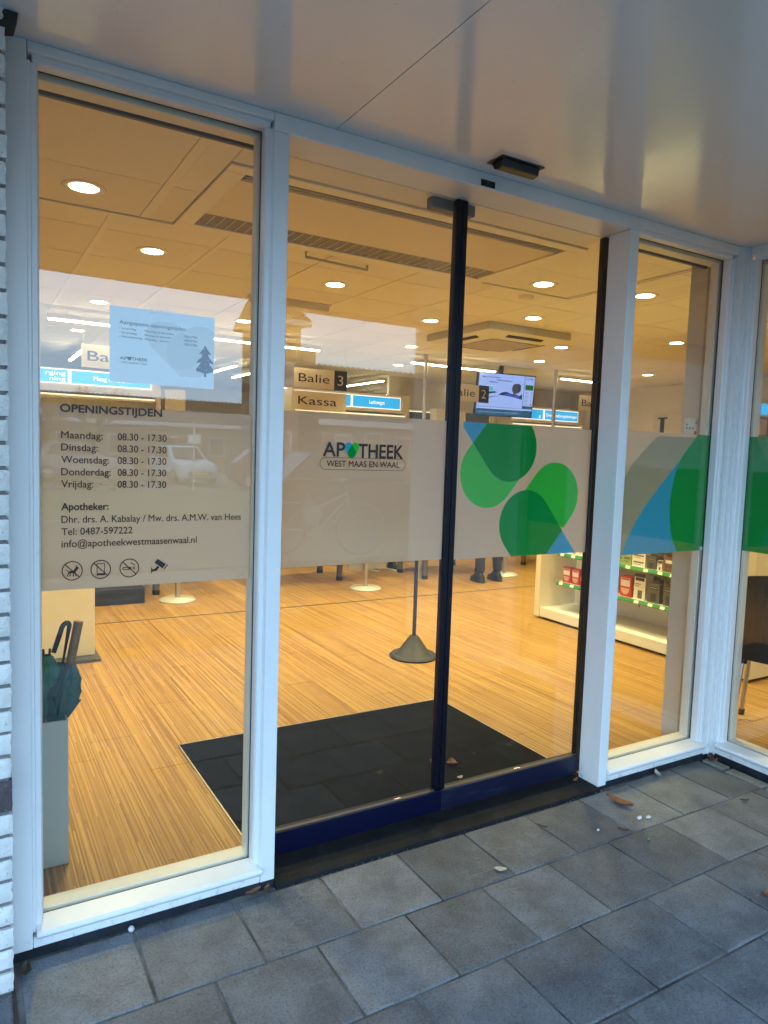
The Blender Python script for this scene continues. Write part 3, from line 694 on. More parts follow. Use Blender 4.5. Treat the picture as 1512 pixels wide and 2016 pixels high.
# right lobe edge of the upper heart ends with the other lobe's arc
A1 = clip(A1, rect(1.474, 2.2, 0.9, 1.6)); D1 = clip(A1, Bq)
B_low = clip(Bq, rect(1.4, 1.852, 0.9, 1.6))
def halfplane_cut(poly, p, n):  # keep the side where (q-p).n >= 0
    big = 3.0; n = Vector(n).normalized(); t_ = Vector((-n.y, n.x)); p = Vector(p)
    return clip(poly, [tuple(p + t_ * big), tuple(p - t_ * big), tuple(p - t_ * big + n * big), tuple(p + t_ * big + n * big)][::-1] if False else [tuple(p - t_ * -big), tuple(p + n * big + t_ * big), tuple(p + n * big - t_ * big), tuple(p - t_ * big)][::-1])
def shape(poly, y, mat, nm):
    if len(poly) < 3: return
    mb = MB(); mb.poly(poly, y); mb.build(nm, mat, dr)
Bvis = clip(Bq, [(1.40, 0.9), (1.735, 0.9), (1.83, 1.40), (1.40, 1.56)])
shape(Bvis, YF, F_LGREEN, 'light_green_shape'); shape(A1, YF - .0003, F_BLUE, 'blue_shape')
Dd = clip(A1, Bq)
A1d = clip(capsule((1.713, 1.465), (1.713 - ca * .5, 1.465 + sa * .5), r0), rect(1.4445, 2.1635, 1.0222, 1.5558))
n0 = Vector((1.605, 1.360)) + Vector((-sa, ca)) * r0     # upper-left edge of the light capsule
Dd = clip(A1d, [(n0.x - ca, n0.y - sa), (n0.x - ca + 2, n0.y - sa - 2), (n0.x + 3, n0.y + 1), (n0.x + ca * 1.5, n0.y + sa * 1.5)])
Dtop = clip(rect(1.60, 1.848, 1.46, 1.5558), [(1.58, 1.40), (1.852, 1.44), (1.852, 1.47), (1.846, 1.505), (1.832, 1.536), (1.82, 1.556), (1.585, 1.556)])
shape(Dd, YF - .0006, F_GREEN, 'dark_green_shape');
B2 = clip(capsule((1.963 - ca * .5, 1.272 - sa * .5), (1.963, 1.272), r0), WB); A2 = clip(capsule((1.810, 1.155), (1.810 + ca * .5, 1.155 - sa * .5), r0), WB)
B2v = clip(B2, [(1.71, 1.18), (2.04, 1.13), (2.2, 1.2), (2.2, 1.5), (1.8, 1.5)])
shape(B2v, YF, F_LGREEN, 'light_green_shape')
A2b = clip(A2, rect(1.4445, 2.097, 1.0222, 1.5558)); shape(A2b, YF - .0003, F_BLUE, 'blue_shape')
n1 = Vector((1.963, 1.272)) + Vector((sa, -ca)) * r0     # lower-right edge of the light capsule
D2 = clip(A2, [(n1.x + ca * 2, n1.y + sa * 2), (n1.x + ca * 2 - 3, n1.y + sa * 2 + 1), (n1.x - ca * 2 - 2, n1.y - sa * 2), (n1.x - ca * 2, n1.y - sa * 2)])
shape(D2, YF - .0006, F_GREEN, 'dark_green_shape')
# logo on the left leaf (on the outside of the glass, so it shadows the film)
YL = YD - 0.0008
text('AP', 0.878, 0.9605, 1.4085, 0.0475, YL, INK, dgl, 0.018); text('THEEK', 1.015, 1.199, 1.4065, 0.0475, YL, INK, dgl, 0.018)
h1 = capsule((0.975, 1.443), (0.992, 1.4215), 0.0165); h2 = capsule((0.9865, 1.4215), (1.0015, 1.443), 0.0165)
h1 = capsule((0.9745, 1.4425), (0.9895, 1.4205), 0.0160); h2 = capsule((0.9865, 1.4205), (1.0015, 1.4425), 0.0160)
mb = MB(); mb.poly(h1, YL); mb.build('logo_blue_petal', F_BLUE, dgl); mb = MB(); mb.poly(h2, YL - .0003); mb.build('logo_light_petal', F_LGREEN, dgl)
mb = MB(); mb.poly(clip(h1, h2), YL - .0006); mb.build('logo_dark_petal', F_GREEN, dgl)
text('WEST MAAS EN WAAL', 0.892, 1.186, 1.3735, 0.0205, YL, INK, dgl, 0.012)
cap_o = capsule((0.887, 1.3835), (1.190, 1.3835), 0.0215, 14); cap_i = capsule((0.887, 1.3835), (1.190, 1.3835), 0.0200, 14)
mb = MB(); n_ = len(cap_o); mb.add([(p[0], YL, p[1]) for p in cap_o] + [(p[0], YL, p[1]) for p in cap_i], [(k, (k + 1) % n_, n_ + (k + 1) % n_, n_ + k) for k in range(n_)]); mb.build('logo_outline', INK, dgl)
# operator rail cover behind the header
mb = MB(); mb.box(0.72, 2.17, 0.168, 0.30, 2.375, 2.50); tag(mb.build('door_operator', WHITEMET, None, 0.004), 'long white sliding door operator box behind the header', 'door operator')
sn = thing('inner_sensor', 'grey motion sensor box hanging behind the top of the meeting stiles', 'sensor', (1.40, 0.30, 2.29))
mb = MB(); mb.box(1.315, 1.515, 0.182, 0.222, 2.335, 2.378); mb.build('housing', plain('sensor_grey', (0.12, 0.12, 0.115), 0.45), sn, 0.006)

# =================================================================== canopy
can = thing('canopy', 'glossy off-white entrance canopy soffit in two panels', 'canopy', (1.0, -1.2, ZS))
for nm, a, b in (('soffit_panel', -2.2, 0.8275), ('soffit_panel', 0.8305, 2.985)):
    mb = MB(); mb.box(a, b, -2.42, 0.12, ZS, ZS + 0.012); mb.build(nm, SOFFIT, can)
mb = MB(); mb.box(-2.2, 2.985, -2.42, 0.12, ZS + 0.0125, ZS + 0.02); mb.build('backing', DARKGAP, can)
mb = MB(); mb.box(-2.25, 2.95, -2.455, -2.4205, ZS - 0.004, ZS + 0.34); mb.build('fascia', PAINT, can, 0.003)
se = thing('door_sensor', 'black motion sensor set in the canopy soffit above the doors', 'sensor', (1.455, -0.11, ZS - 0.03))
mb = MB(); mb.box(1.365, 1.552, -0.152, -0.068, ZS - 0.004, ZS - 0.0005); mb.build('flange', BLACK, se, 0.001)
mb = MB(); mb.prism([(-0.140, ZS - 0.0045), (-0.078, ZS - 0.0045), (-0.092, ZS - 0.026), (-0.112, ZS - 0.033), (-0.134, ZS - 0.028)], 'x', 1.378, 1.540); mb.build('lens_housing', plain('smoked_plastic', (0.006, 0.005, 0.004), 0.3), se, 0.002)
bx_ = thing('header_plate', 'small black plate on the white header left of the soffit sensor', 'plate', (1.427, -0.001, 2.373))
mb = MB(); mb.box(1.396, 1.458, -0.0022, -0.0002, 2.3745, 2.3965); mb.build('plate', BLACK, bx_)
mb = MB(); mb.poly([(1.421, 2.389), (1.421, 2.392), (1.4235, 2.392), (1.4235, 2.390), (1.4255, 2.390), (1.4255, 2.393), (1.4285, 2.393), (1.4285, 2.390), (1.4305, 2.390), (1.4305, 2.392), (1.433, 2.392), (1.433, 2.389), (1.430, 2.387), (1.424, 2.387)], -0.0025); mb.poly(rect(1.410, 1.444, 2.3805, 2.3818), -0.0025); mb.build('emblem', plain('grey_print', (0.09, 0.09, 0.09), 0.5), bx_)
# dark block filling the recess where the canopy meets the pier
mb = MB(); mb.prism([(-0.10, 2.382), (-0.066, 2.389), (-0.058, 2.4215), (-0.10, 2.4215)], 'y', -0.112, -0.06); tag(mb.build('recess_block', DARKGAP, None, 0.002), 'dark block filling the recess where the pier meets the canopy', 'closer')
# building mass: walls, and an unseen roof added to keep sun and sky out
ROOFM = plain('unseen_roof', (0.05, 0.05, 0.05), 0.9)
rf = MB(); rf.box(-3.0, 10.2, 0.2, 11.6, 2.70, 3.1); rf.box(-3.0, 2.9, -2.42, 0.199, 2.46, 2.80); rf.box(2.9005, 10.2, -2.5, 0.199, 2.66, 3.1)
struct(rf.build('roof', ROOFM))
wl = MB(); wl.box(-3.0, -1.30, -0.10, 0.2, -0.1, 2.70); struct(wl.build('facade_wall', BRICKW))
OUTW = plain('wing_panel', (0.55, 0.53, 0.50), 0.6)
wn = MB(); wn.box(2.945, 3.06, -2.52, -1.301, -0.1, 2.66); wn.box(3.0605, 10.2, -2.52, -2.42, -0.1, 2.66); struct(wn.build('wing_wall', BRICKW))

# =================================================================== INTERIOR shell
FZ = 0.0; CZ = 2.55
fl = MB(); fl.box(-2.9, 10.1, 0.17, 11.5, -0.08, -0.0035); fl.box(3.03, 10.1, -2.41, 0.1699, -0.08, -0.0035)
floor = struct(fl.build('floor', FLOOR))
pk = MB(); pk.box(-0.0957, 0.0957, -0.6085, 0.6085, -0.0033, 0.0); pkm = pk.mesh('plank'); pkm.materials.append(FLOOR)
xk = -0.36; c = 0
while xk < 6.4:
    y = 0.24 - [0.0, 0.42, 0.83, 0.2][c % 4]
    while y < 5.2:
        y0, y1 = max(y, 0.195), min(y + 1.22, 6.0)
        if y1 - y0 > 0.05:
            o = link('plank', pkm, floor); o.location = (xk, (y0 + y1) / 2, 0); o.scale = (1, (y1 - y0 - 0.002) / 1.217, 1)
        y += 1.22
    xk += 0.193; c += 1
inl = MB(); inl.box(0.2, 8.6, 3.842, 3.862, 0.0005, 0.0022); inl.build('inlay_strip', DKMET, floor)
iw = MB(); iw.box(-2.95, -2.9, 0.1, 11.5, 0, 2.6); iw.box(-2.95, 10.15, 11.45, 11.55, 0, 2.6); iw.box(10.05, 10.15, -2.45, 11.44, 0, 2.6)
struct(iw.build('inner_wall', CREAMWALL))
rw = MB(); rw.box(8.66, 8.78, 2.6, 6.8, 0, 2.548); rw.box(7.0, 8.78, 6.801, 6.9, 0, 2.548); struct(rw.build('partition_wall', CREAMWALL))
lw = MB(); lw.box(-2.9, -0.10, 0.12, 0.2, 0, 2.6); lw.box(3.03, 3.08, -2.41, -1.31, 0, 2.6); struct(lw.build('inner_wall', CREAMWALL))

# ceiling
cl = MB(); cl.box(-2.9, 10.1, 0.17, 11.5, CZ + 0.022, CZ + 0.04); cl.box(3.03, 10.1, -2.41, 0.1699, CZ + 0.022, CZ + 0.04)
ceiling = struct(cl.build('ceiling', DARKGAP))
tm = MB(); tm.box(-0.2962, 0.2962, -0.2962, 0.2962, 0.0, 0.02); tmm = tm.mesh('ceiling_tile'); tmm.materials.append(TILE)
def ctile(x0, x1, y0, y1, z=CZ):
    o = link('ceiling_tile', tmm, ceiling); o.location = ((x0 + x1) / 2, (y0 + y1) / 2, z); o.scale = ((x1 - x0) / 0.6, (y1 - y0) / 0.6, 1)
GX, GY = 0.457, 1.99
for ix in range(-3, 16):
    x0 = GX + 0.6 * ix; x1 = x0 + 0.6
    for iy in range(-7, 16):
        y0 = GY + 0.6 * iy; y1 = y0 + 0.6
        if y0 > 9.9 and (x0 < 1.5 or x0 > 7.5): continue
        if x0 > 8.6 and y0 > 5: continue
        if y1 <= 1.72 and x1 < 3.55: continue
        if y0 < 1.72 < y1 and x1 < 3.55: ctile(x0, x1, 1.712, y1); continue
        if x0 < 3.5 < x1 and y1 < 1.72:
            if y1 > 0.17: ctile(3.502, x1, max(y0, 0.17), y1)
            continue
        if x0 < 3.5 < x1 and y0 < 1.712 < y1:
            ctile(3.502, x1, y0, y1); ctile(x0, 3.500, 1.712, y1); continue
        if x0 < 3.5 and y0 < 1.7: continue
        if y0 < -2.4 or (y0 < 0.1 and x0 < 3.0): continue
        ctile(x0, x1, y0, y1)
# visible tee bars along y
for ix in range(-1, 16):
    x = GX + 0.6 * ix; ya = 1.712 if x < 3.5 else 0.18
    t_ = MB(); w_ = 0.014 if ix in (0, 1) else 0.002; t_.box(x - w_, x + w_, ya, 9.9, CZ - 0.003 if ix in (0, 1) else CZ + 0.006, CZ - 0.0005 if ix in (0, 1) else CZ + 0.016); t_.build('grid_bar', GRID, ceiling)
# zone above the entrance with its own tiles
NZ = CZ - 0.004
for (a, b, c_, d) in ((-1.5, 0.572, 0.18, 1.155), (-1.5, 0.572, 1.160, 1.660), (0.620, 0.735, 1.160, 1.660), (0.620, 0.735, 0.18, 1.155),
                      (0.738, 1.40, 0.18, 0.74), (1.403, 2.02, 0.18, 0.74), (2.023, 2.64, 0.18, 0.74), (2.643, 3.44, 0.18, 0.74), (2.70, 3.44, 0.743, 1.20), (2.70, 3.44, 1.203, 1.660)):
    mb = MB(); mb.box(a, b, c_, d, NZ, NZ + 0.02); mb.build('ceiling_tile', TILE, ceiling)
mb = MB(); mb.box(0.574, 0.618, 0.18, 1.66, NZ - 0.002, NZ + 0.018); mb.build('grid_bar', GRID, ceiling)
mb = MB(); mb.box(-1.5, 3.462, 1.664, 1.682, NZ - 0.008, NZ + 0.018); mb.box(3.444, 3.462, 0.18, 1.663, NZ - 0.008, NZ + 0.018); mb.build('edge_trim', GRID, ceiling)
mb = MB(); mb.box(-1.5, 3.500, 1.684, 1.710, NZ + 0.001, NZ + 0.018); mb.box(3.464, 3.500, 0.18, 1.6838, NZ + 0.001, NZ + 0.018); mb.build('shadow_gap', DARKGAP, ceiling)
mb = MB(); mb.box(-0.10, 3.03, 0.162, 0.178, NZ - 0.012, NZ + 0.02); mb.build('edge_trim', DKMET, ceiling)  # dark strip drawing the gap line along the ceiling edge

# air curtain in the ceiling above the door
ac = thing('air_curtain', 'long recessed ceiling air curtain with slotted outlet and ribbed intake grille', 'air curtain', (1.66, 1.2, NZ))
X0, X1, Y0, Y1 = 0.738, 2.694, 0.745, 1.662
for q in ((X0, X1, Y0, Y0 + 0.075), (X0, X1, Y1 - 0.07, Y1), (X0, X0 + 0.085, Y0 + .0755, Y1 - .0705), (X1 - 0.085, X1, Y0 + .0755, Y1 - .0705)):
    mb = MB(); mb.box(*q, NZ - 0.010, NZ + 0.015); mb.build('frame', GRID, ac, 0.004)
mb = MB(); mb.box(X0 + .086, X1 - .086, 0.91, 1.415, NZ - 0.002, NZ + 0.012); mb.build('panel', CREAM, ac, 0.004)
mb = MB(); mb.box(X0 + .086, X1 - .086, 0.822, 0.9095, NZ + 0.030, NZ + 0.036); mb.build('outlet_back', DARKGAP, ac)
for yy in (0.835, 0.862, 0.890): mb = MB(); mb.box(X0 + .10, X1 - .10, yy, yy + 0.009, NZ + 0.0, NZ + 0.026); mb.build('slat', ALU, ac)
mb = MB(); mb.box(X0 + .086, X1 - .086, 1.416, 1.5905, NZ - 0.0005, NZ + 0.018); mb.build('intake_mesh', plain('intake_grey', (0.24, 0.22, 0.19), 0.7, bmp=0.6, bscale=500), ac)
rb = MB(); rb.box(-0.0018, 0.0018, 1.418, 1.588, NZ - 0.0045, NZ - 0.0006); rbm = rb.mesh('rib', (0, 1.2, NZ)); rbm.materials.append(GRID)
k = 0; xx = X0 + 0.14
while xx < X1 - 0.1:
    o = link('rib', rbm, ac); o.location = (xx - 1.66, 0, 0); xx += 0.052

# downlights ------------------------------------------------------------------
def downlight(label, x, y, z, group='round ceiling downlights'):
    d = thing('downlight', label, 'downlight', (x, y, z), group)
    return d
dl0 = MB(); dl0.lathe([(0.060, 0.0), (0.066, -0.0035), (0.088, -0.003), (0.092, 0.0)], n=32); ringm = dl0.mesh('trim_ring', smooth=True); ringm.materials.append(GRID)
ln = MB(); ln.lathe([(0.0, 0.006), (0.056, 0.006), (0.0595, 0.003)], n=28); lensm = ln.mesh('lamp'); lensm.materials.append(LAMP)
def dlight(label, x, y, z=CZ):
    if y < 1.68 and x < 3.44: z = NZ
    d = downlight(label, x, y, z - 0.0005)
    a = link('trim_ring', ringm, d); b = link('lamp', lensm, d); b.location = (0, 0, -0.007)
    lo = bpy.data.objects.new('spot', SPOT); COL.objects.link(lo); lo.parent = d; lo.location = (0, 0, -0.012)
    return d
SPOT = bpy.data.lights.new('downlight_spot', 'SPOT'); SPOT.energy = 88.0; SPOT.spot_size = R(118); SPOT.spot_blend = 1.0; SPOT.shadow_soft_size = 0.05; SPOT.color = (1.0, 0.86, 0.40)
P = 'lit round downlight in the ceiling, '  # lamps at far left, in the wing and far right are added, out of view
for (lab, x, y) in (('nearest one, seen high in the left window', .285, 1.394), ('above the smoke detector in the right door', 3.045, 1.463), ('topmost one seen through the narrow right window', 3.808, 1.294),
        ('second nearest in the left window', .771, 2.272), ('above the long wall fitting, seen in the left door', 1.986, 2.339), ('above the ceiling cassette in the right door', 3.768, 2.354),
        ('left of the ceiling cassette near the meeting stile', 3.199, 2.982), ('second from the top in the narrow right window', 5.58, 2.392), ('above the notice at its left, in the left window', .75, 4.048), ('right of the notice in the left window', 1.954, 4.079),
        ('left of the steel pole seen in the left door', 3.848, 4.296), ('right of the television above the pole', 5.552, 4.215), ('lowest one in the narrow right window', 7.413, 4.219),
        ('added out of view, far back left over the waiting area', -0.6, 2.3), ('added out of view, far back left over the first counter', -.6, 4.1), ('added out of view in the wing, nearest the return window', 4.3, -0.5), ('added out of view in the wing, second from the return window', 5.6, 0.4),
        ('added out of view in the wing near its front wall', 5.2, -1.4), ('over the middle of the shop floor', 5.0, 3.3 + 0.0), ('over the back passage behind the second counter', 2.7, 5.6), ('over the back passage behind the third counter', 4.55, 5.7), ('over the back passage behind the fourth counter', 6.6, 5.6), ('over the back passage behind the first counter', .8, 5.7), ('added out of view, far right by the partition wall', 7.4, 1.2)):
    dlight(P + lab, x, y)
# linear pendants
tb = MB(); tb.box(-0.6, 0.6, -0.022, 0.022, -0.012, 0.028); tbm = tb.mesh('housing'); tbm.materials.append(WHITEMET)
te = MB(); te.box(-0.59, 0.59, -0.017, 0.017, -0.024, -0.0125); tem = te.mesh('tube'); tem.materials.append(TUBE)
tw = MB()
for s in (-0.45, 0.45): tw.box(s - .0012, s + .0012, -.0012, .0012, 0.0285, 0.085)
twm = tw.mesh('suspension_wire'); twm.materials.append(ALU)
Q = 'lit linear pendant lamp, '
for (lab, x, y, rz) in (('above the left counter sign, behind the notice', 1.02, 4.52, 0), ('left of the third counter sign in the left door', 2.35, 4.62, 0), ('just left of the television', 4.72, 4.72, 0), ('right of the television by the right stile', 6.95, 4.68, 0),
        ('slanting, far left above the blue signs', .95, 7.0, 90), ('slanting, right of the notice', 2.72, 7.15, 90), ('slanting, at the mullion', 3.16, 7.4, 90), ('slanting, right of the third counter sign', 4.92, 7.3, 90),
        ('slanting, behind the steel pole', 6.18, 7.35, 90), ('small and far, left of the back shelves', 6.18, 9.0, 90), ('small and far, nearest the back shelves', 6.74, 9.1, 90), ('far back behind the third counter sign', 4.45, 8.97, 0), ('far back left', 2.6, 9.1, 90), ('far back right behind the partition', 8.0, 8.4, 90)):
    d = thing('pendant_lamp', Q + lab, 'lamp', (x, y, CZ - 0.085), 'linear pendant lamps', R(rz))
    for nm, me in (('housing', tbm), ('tube', tem), ('suspension_wire', twm)): link(nm, me, d)

# cassette air conditioner
ca_ = thing('ceiling_cassette', 'square four-way ceiling air conditioner cassette in front of the television', 'air conditioner', (4.04, 3.135, CZ))
mb = MB(); mb.box(3.575, 4.505, 2.67, 3.60, CZ - 0.062, CZ - 0.001); mb.build('collar', plain('cassette_grey', (0.52, 0.50, 0.45), 0.5), ca_, 0.006)
def frust(x0, x1, y0, y1, z0, i, z1):
    mb = MB(); mb.add([(x0,y0,z0),(x1,y0,z0),(x1,y1,z0),(x0,y1,z0),(x0+i,y0+i,z1),(x1-i,y0+i,z1),(x1-i,y1-i,z1),(x0+i,y1-i,z1)], [(0,1,2,3),(7,6,5,4),(4,5,1,0),(5,6,2,1),(6,7,3,2),(7,4,0,3)]); return mb
frust(3.575, 4.505, 2.67, 3.60, CZ - 0.0622, 0.16, CZ - 0.100).build('face_plate', WHITEMET, ca_, 0.008)
mb = MB(); mb.box(3.77, 4.31, 2.865, 3.405, CZ - 0.108, CZ - 0.1005); mb.build('intake_grille', plain('grille_weave', (0.45, 0.40, 0.34), 0.7, var=0.25, scale=60, bmp=0.5, bscale=200), ca_, 0.02)
for (cx, cy2, rz) in ((4.04, 2.755, 0), (4.04, 3.515, 180), (3.66, 3.135, -90), (4.42, 3.135, 90)):
    mb = MB(); mb.add([(-.20, -.02, -.0035), (.20, -.02, -.0035), (.20, .02, .007 - .012), (-.20, .02, .007 - .012), (-.20, -.02, .002), (.20, -.02, .002), (.20, .02, .0), (-.20, .02, .0)], [(0,1,2,3),(7,6,5,4),(4,5,1,0),(5,6,2,1),(6,7,3,2),(7,4,0,3)])
    me = mb.mesh('louvre'); me.materials.append(DARKGAP); o = link('louvre', me, ca_); o.location = (cx - 4.04, cy2 - 3.135, -0.0845); o.rotation_euler = (R(13), 0, R(rz)) if rz in (0, 180) else (R(13), 0, R(rz))
    o.rotation_euler = Matrix.Rotation(R(rz), 3, 'Z').to_euler(); o.rotation_euler = (Matrix.Rotation(R(rz), 3, 'Z') @ Matrix.Rotation(R(-13), 3, 'X')).to_euler()
sm = MB(); sm.lathe([(0.0, -0.028), (0.03, -0.028), (0.048, -0.018), (0.055, 0.0)], (3.2, 1.80, CZ), 24); tag(sm.build('smoke_detector', GRID, None, smooth=True), 'round white smoke detector near the ceiling trim corner', 'detector')
ef = thing('emergency_light', 'long white box fitting on the ceiling behind the left door', 'light fitting', (1.95, 2.99, CZ))
mb = MB(); mb.box(1.62, 2.26, 2.955, 3.055, CZ - 0.014, CZ - 0.001); mb.build('base', GRID, ef, 0.003)
mb = MB(); mb.prism([(2.965, CZ - 0.0145), (3.045, CZ - 0.0145), (3.035, CZ - 0.052), (2.975, CZ - 0.052)], 'x', 1.63, 2.25); mb.build('cover', plain('diffuser', (0.70, 0.66, 0.56), 0.3), ef, 0.006)
hb = MB(); hb.tube([(1.50, 1.735, CZ - 0.002), (1.50, 1.735, CZ - 0.03), (1.92, 1.775, CZ - 0.03), (1.92, 1.775, CZ - 0.002)], 0.008, 8); tag(hb.build('ceiling_bracket', GREYCREAM, None, smooth=True), 'thin bracket bar under the ceiling behind the air curtain', 'bracket')

# =================================================================== interior furniture
mt = MB(); mt.box(0.684, 2.186, 0.172, 1.236, 0.0004, 0.007); dm_ = thing('doormat', 'large dark grey entrance mat behind the sliding doors', 'doormat', (1.43, 0.7, 0)); mt.build('pile', DOORMAT, dm_, 0.002)
mb = MB(); mb.box(0.678, 2.192, 1.2365, 1.242, 0.0003, 0.0075); mb.box(0.678, 0.6838, 0.18, 1.2364, 0.0003, 0.0075); mb.box(2.1862, 2.192, 0.18, 1.2364, 0.0003, 0.0075); mb.build('edge_strip', ALU, dm_)
# grey column and corner pier inside
co_ = MB(); co_.box(2.905, 3.005, 0.165, 0.262, 0.0, 2.546); tag(co_.build('column', GREYCREAM, None, 0.004), 'grey-beige painted inner column behind the narrow right window', 'column')

# steel poles
for lab, x, y in (('steel pole between floor and ceiling, seen left of the meeting stile', 4.28, 4.66), ('steel pole between floor and ceiling, right of the television', 6.25, 4.67), ('steel pole behind the left counter, hidden by the notice', 2.1, 4.7)):
    if x < 3: continue
    o = thing('steel_pole', lab, 'pole', (x, y, 0), 'steel poles along the counters'); mb = MB(); mb.lathe([(0.022, 0.02), (0.022, CZ - 0.002)], (x, y, 0), 16); mb.build('shaft', ALU, o, smooth=True)
    mb = MB(); mb.lathe([(0.05, 0.0), (0.05, 0.012), (0.0225, 0.0195)], (x, y, 0.0005), 16); mb.build('foot', ALU, o, smooth=True)
# counters with legs
LEG = plain('leg_grey', (0.16, 0.155, 0.15), 0.4, 0.5)
DESK = plain('desk_top', (0.55, 0.48, 0.36), 0.45)
MODEST = plain('modesty_panel', (0.30, 0.29, 0.27), 0.5)
for lab, x0, legs in (('first counter desk from the left, behind the black step', 0.35, ((1.39, 4.86), (0.5, 4.9), (0.5, 5.4), (1.39, 5.4))), ('second counter desk from the left, behind the checkout sign', 2.45, ((3.41, 4.94), (2.55, 4.94), (2.55, 5.45), (3.41, 5.45))),
        ('third counter desk from the left, behind the cone post', 4.25, ((4.37, 4.66), (4.335, 5.146), (5.31, 4.883), (5.31, 5.4))), ('rightmost counter desk, behind the shelf unit', 6.2, ((6.262, 5.11), (7.2, 5.11), (6.262, 5.5), (7.2, 5.5)))):
    c_ = thing('counter_desk', lab, 'counter', (x0 + .55, 5.1, 0), 'service counter desks')
    mb = MB(); mb.box(x0, x0 + 1.22, 4.62, 5.52, 0.90, 0.935); mb.build('desk_top', DESK, c_, 0.004)
    for (lx, ly) in legs:
        mb = MB(); mb.lathe([(0.034, 0.045), (0.034, 0.8995)], (lx, ly, 0), 16); lg = mb.build('leg', LEG, c_, smooth=True)
        mb = MB(); mb.lathe([(0.037, 0.001), (0.037, 0.0445)], (lx, ly, 0), 16); mb.build('foot_cap', BLACK, lg, smooth=True)
    mb = MB(); mb.box(x0 + .03, x0 + 1.19, 4.98, 5.0, 0.45, 0.899); mb.build('modesty_panel', MODEST, c_)
# round-base pedestal stands
for k, (lab, x, y, panel) in enumerate((('silver round-base stand beside the black step', 1.505, 4.50, 0), ('silver round-base stand with a low grey screen, left of the cone post', 3.434, 4.38, 1), ('silver round-base stand behind the standing person', 5.46, 4.55, 0))):
    s_ = thing('round_base_stand', lab, 'stand', (x, y, 0), 'round-base stands at the counters')
    mb = MB(); mb.lathe([(0.165, 0.001), (0.165, 0.012), (0.15, 0.026), (0.03, 0.034)], (x, y, 0), 32); mb.build('base', plain('stand_silver', (0.62, 0.60, 0.55), 0.3, 0.3) if k == 0 else MATS['stand_silver'], s_, smooth=True)
    mb = MB(); mb.lathe([(0.024, 0.0345), (0.024, 0.92)], (x, y, 0), 16); mb.build('shaft', ALU, s_, smooth=True)
    if panel: mb = MB(); mb.box(x - 0.19, x + 0.26, y + 0.03, y + 0.055, 0.20, 0.88); mb.build('screen', MODEST, s_, 0.004)
    else: mb = MB(); mb.box(x - 0.14, x + 0.14, y - 0.1, y + 0.1, 0.9205, 0.94); mb.build('shelf_top', DESK, s_, 0.004)
# cone post
cp = thing('cone_post', 'black cone-based barrier post in the middle of the floor', 'barrier post', (2.535, 2.05, 0))
mb = MB(); mb.lathe([(0.165, 0.001), (0.170, 0.012), (0.155, 0.026), (0.135, 0.018), (0.122, 0.024), (0.031, 0.150), (0.027, 0.154)], (2.535, 2.05, 0), 40); mb.build('cone_base', RUBBER, cp, smooth=True)
mb = MB(); mb.lathe([(0.0135, 0.1545), (0.0135, 1.0)], (2.535, 2.05, 0), 14); mb.build('shaft', RUBBER, cp, smooth=True)
mb = MB(); mb.lathe([(0.03, 1.0005), (0.03, 1.05), (0.0, 1.06)], (2.535, 2.05, 0), 16); mb.build('cap', RUBBER, cp, smooth=True)
# cream panel cabinet at left with dark foot
pc = thing('panel_cabinet', 'cream panel with a dark foot strip standing behind the umbrellas', 'panel', (0.38, 2.95, 0))
mb = MB(); mb.box(0.16, 0.551, 2.905, 2.945, 0.022, 1.25); mb.build('panel', CREAM, pc, 0.002)
mb = MB(); mb.box(0.20, 0.575, 2.80, 3.05, 0.001, 0.0215); mb.build('foot_strip', DKMET, pc, 0.002)
# black step box
mb = MB(); mb.box(0.70, 1.21, 4.50, 5.30, 0.001, 0.145); tag(mb.build('step_box', plain('step_black', (0.02, 0.021, 0.026), 0.5), None, 0.006), 'low black step box on the floor behind the cream panel', 'step box')

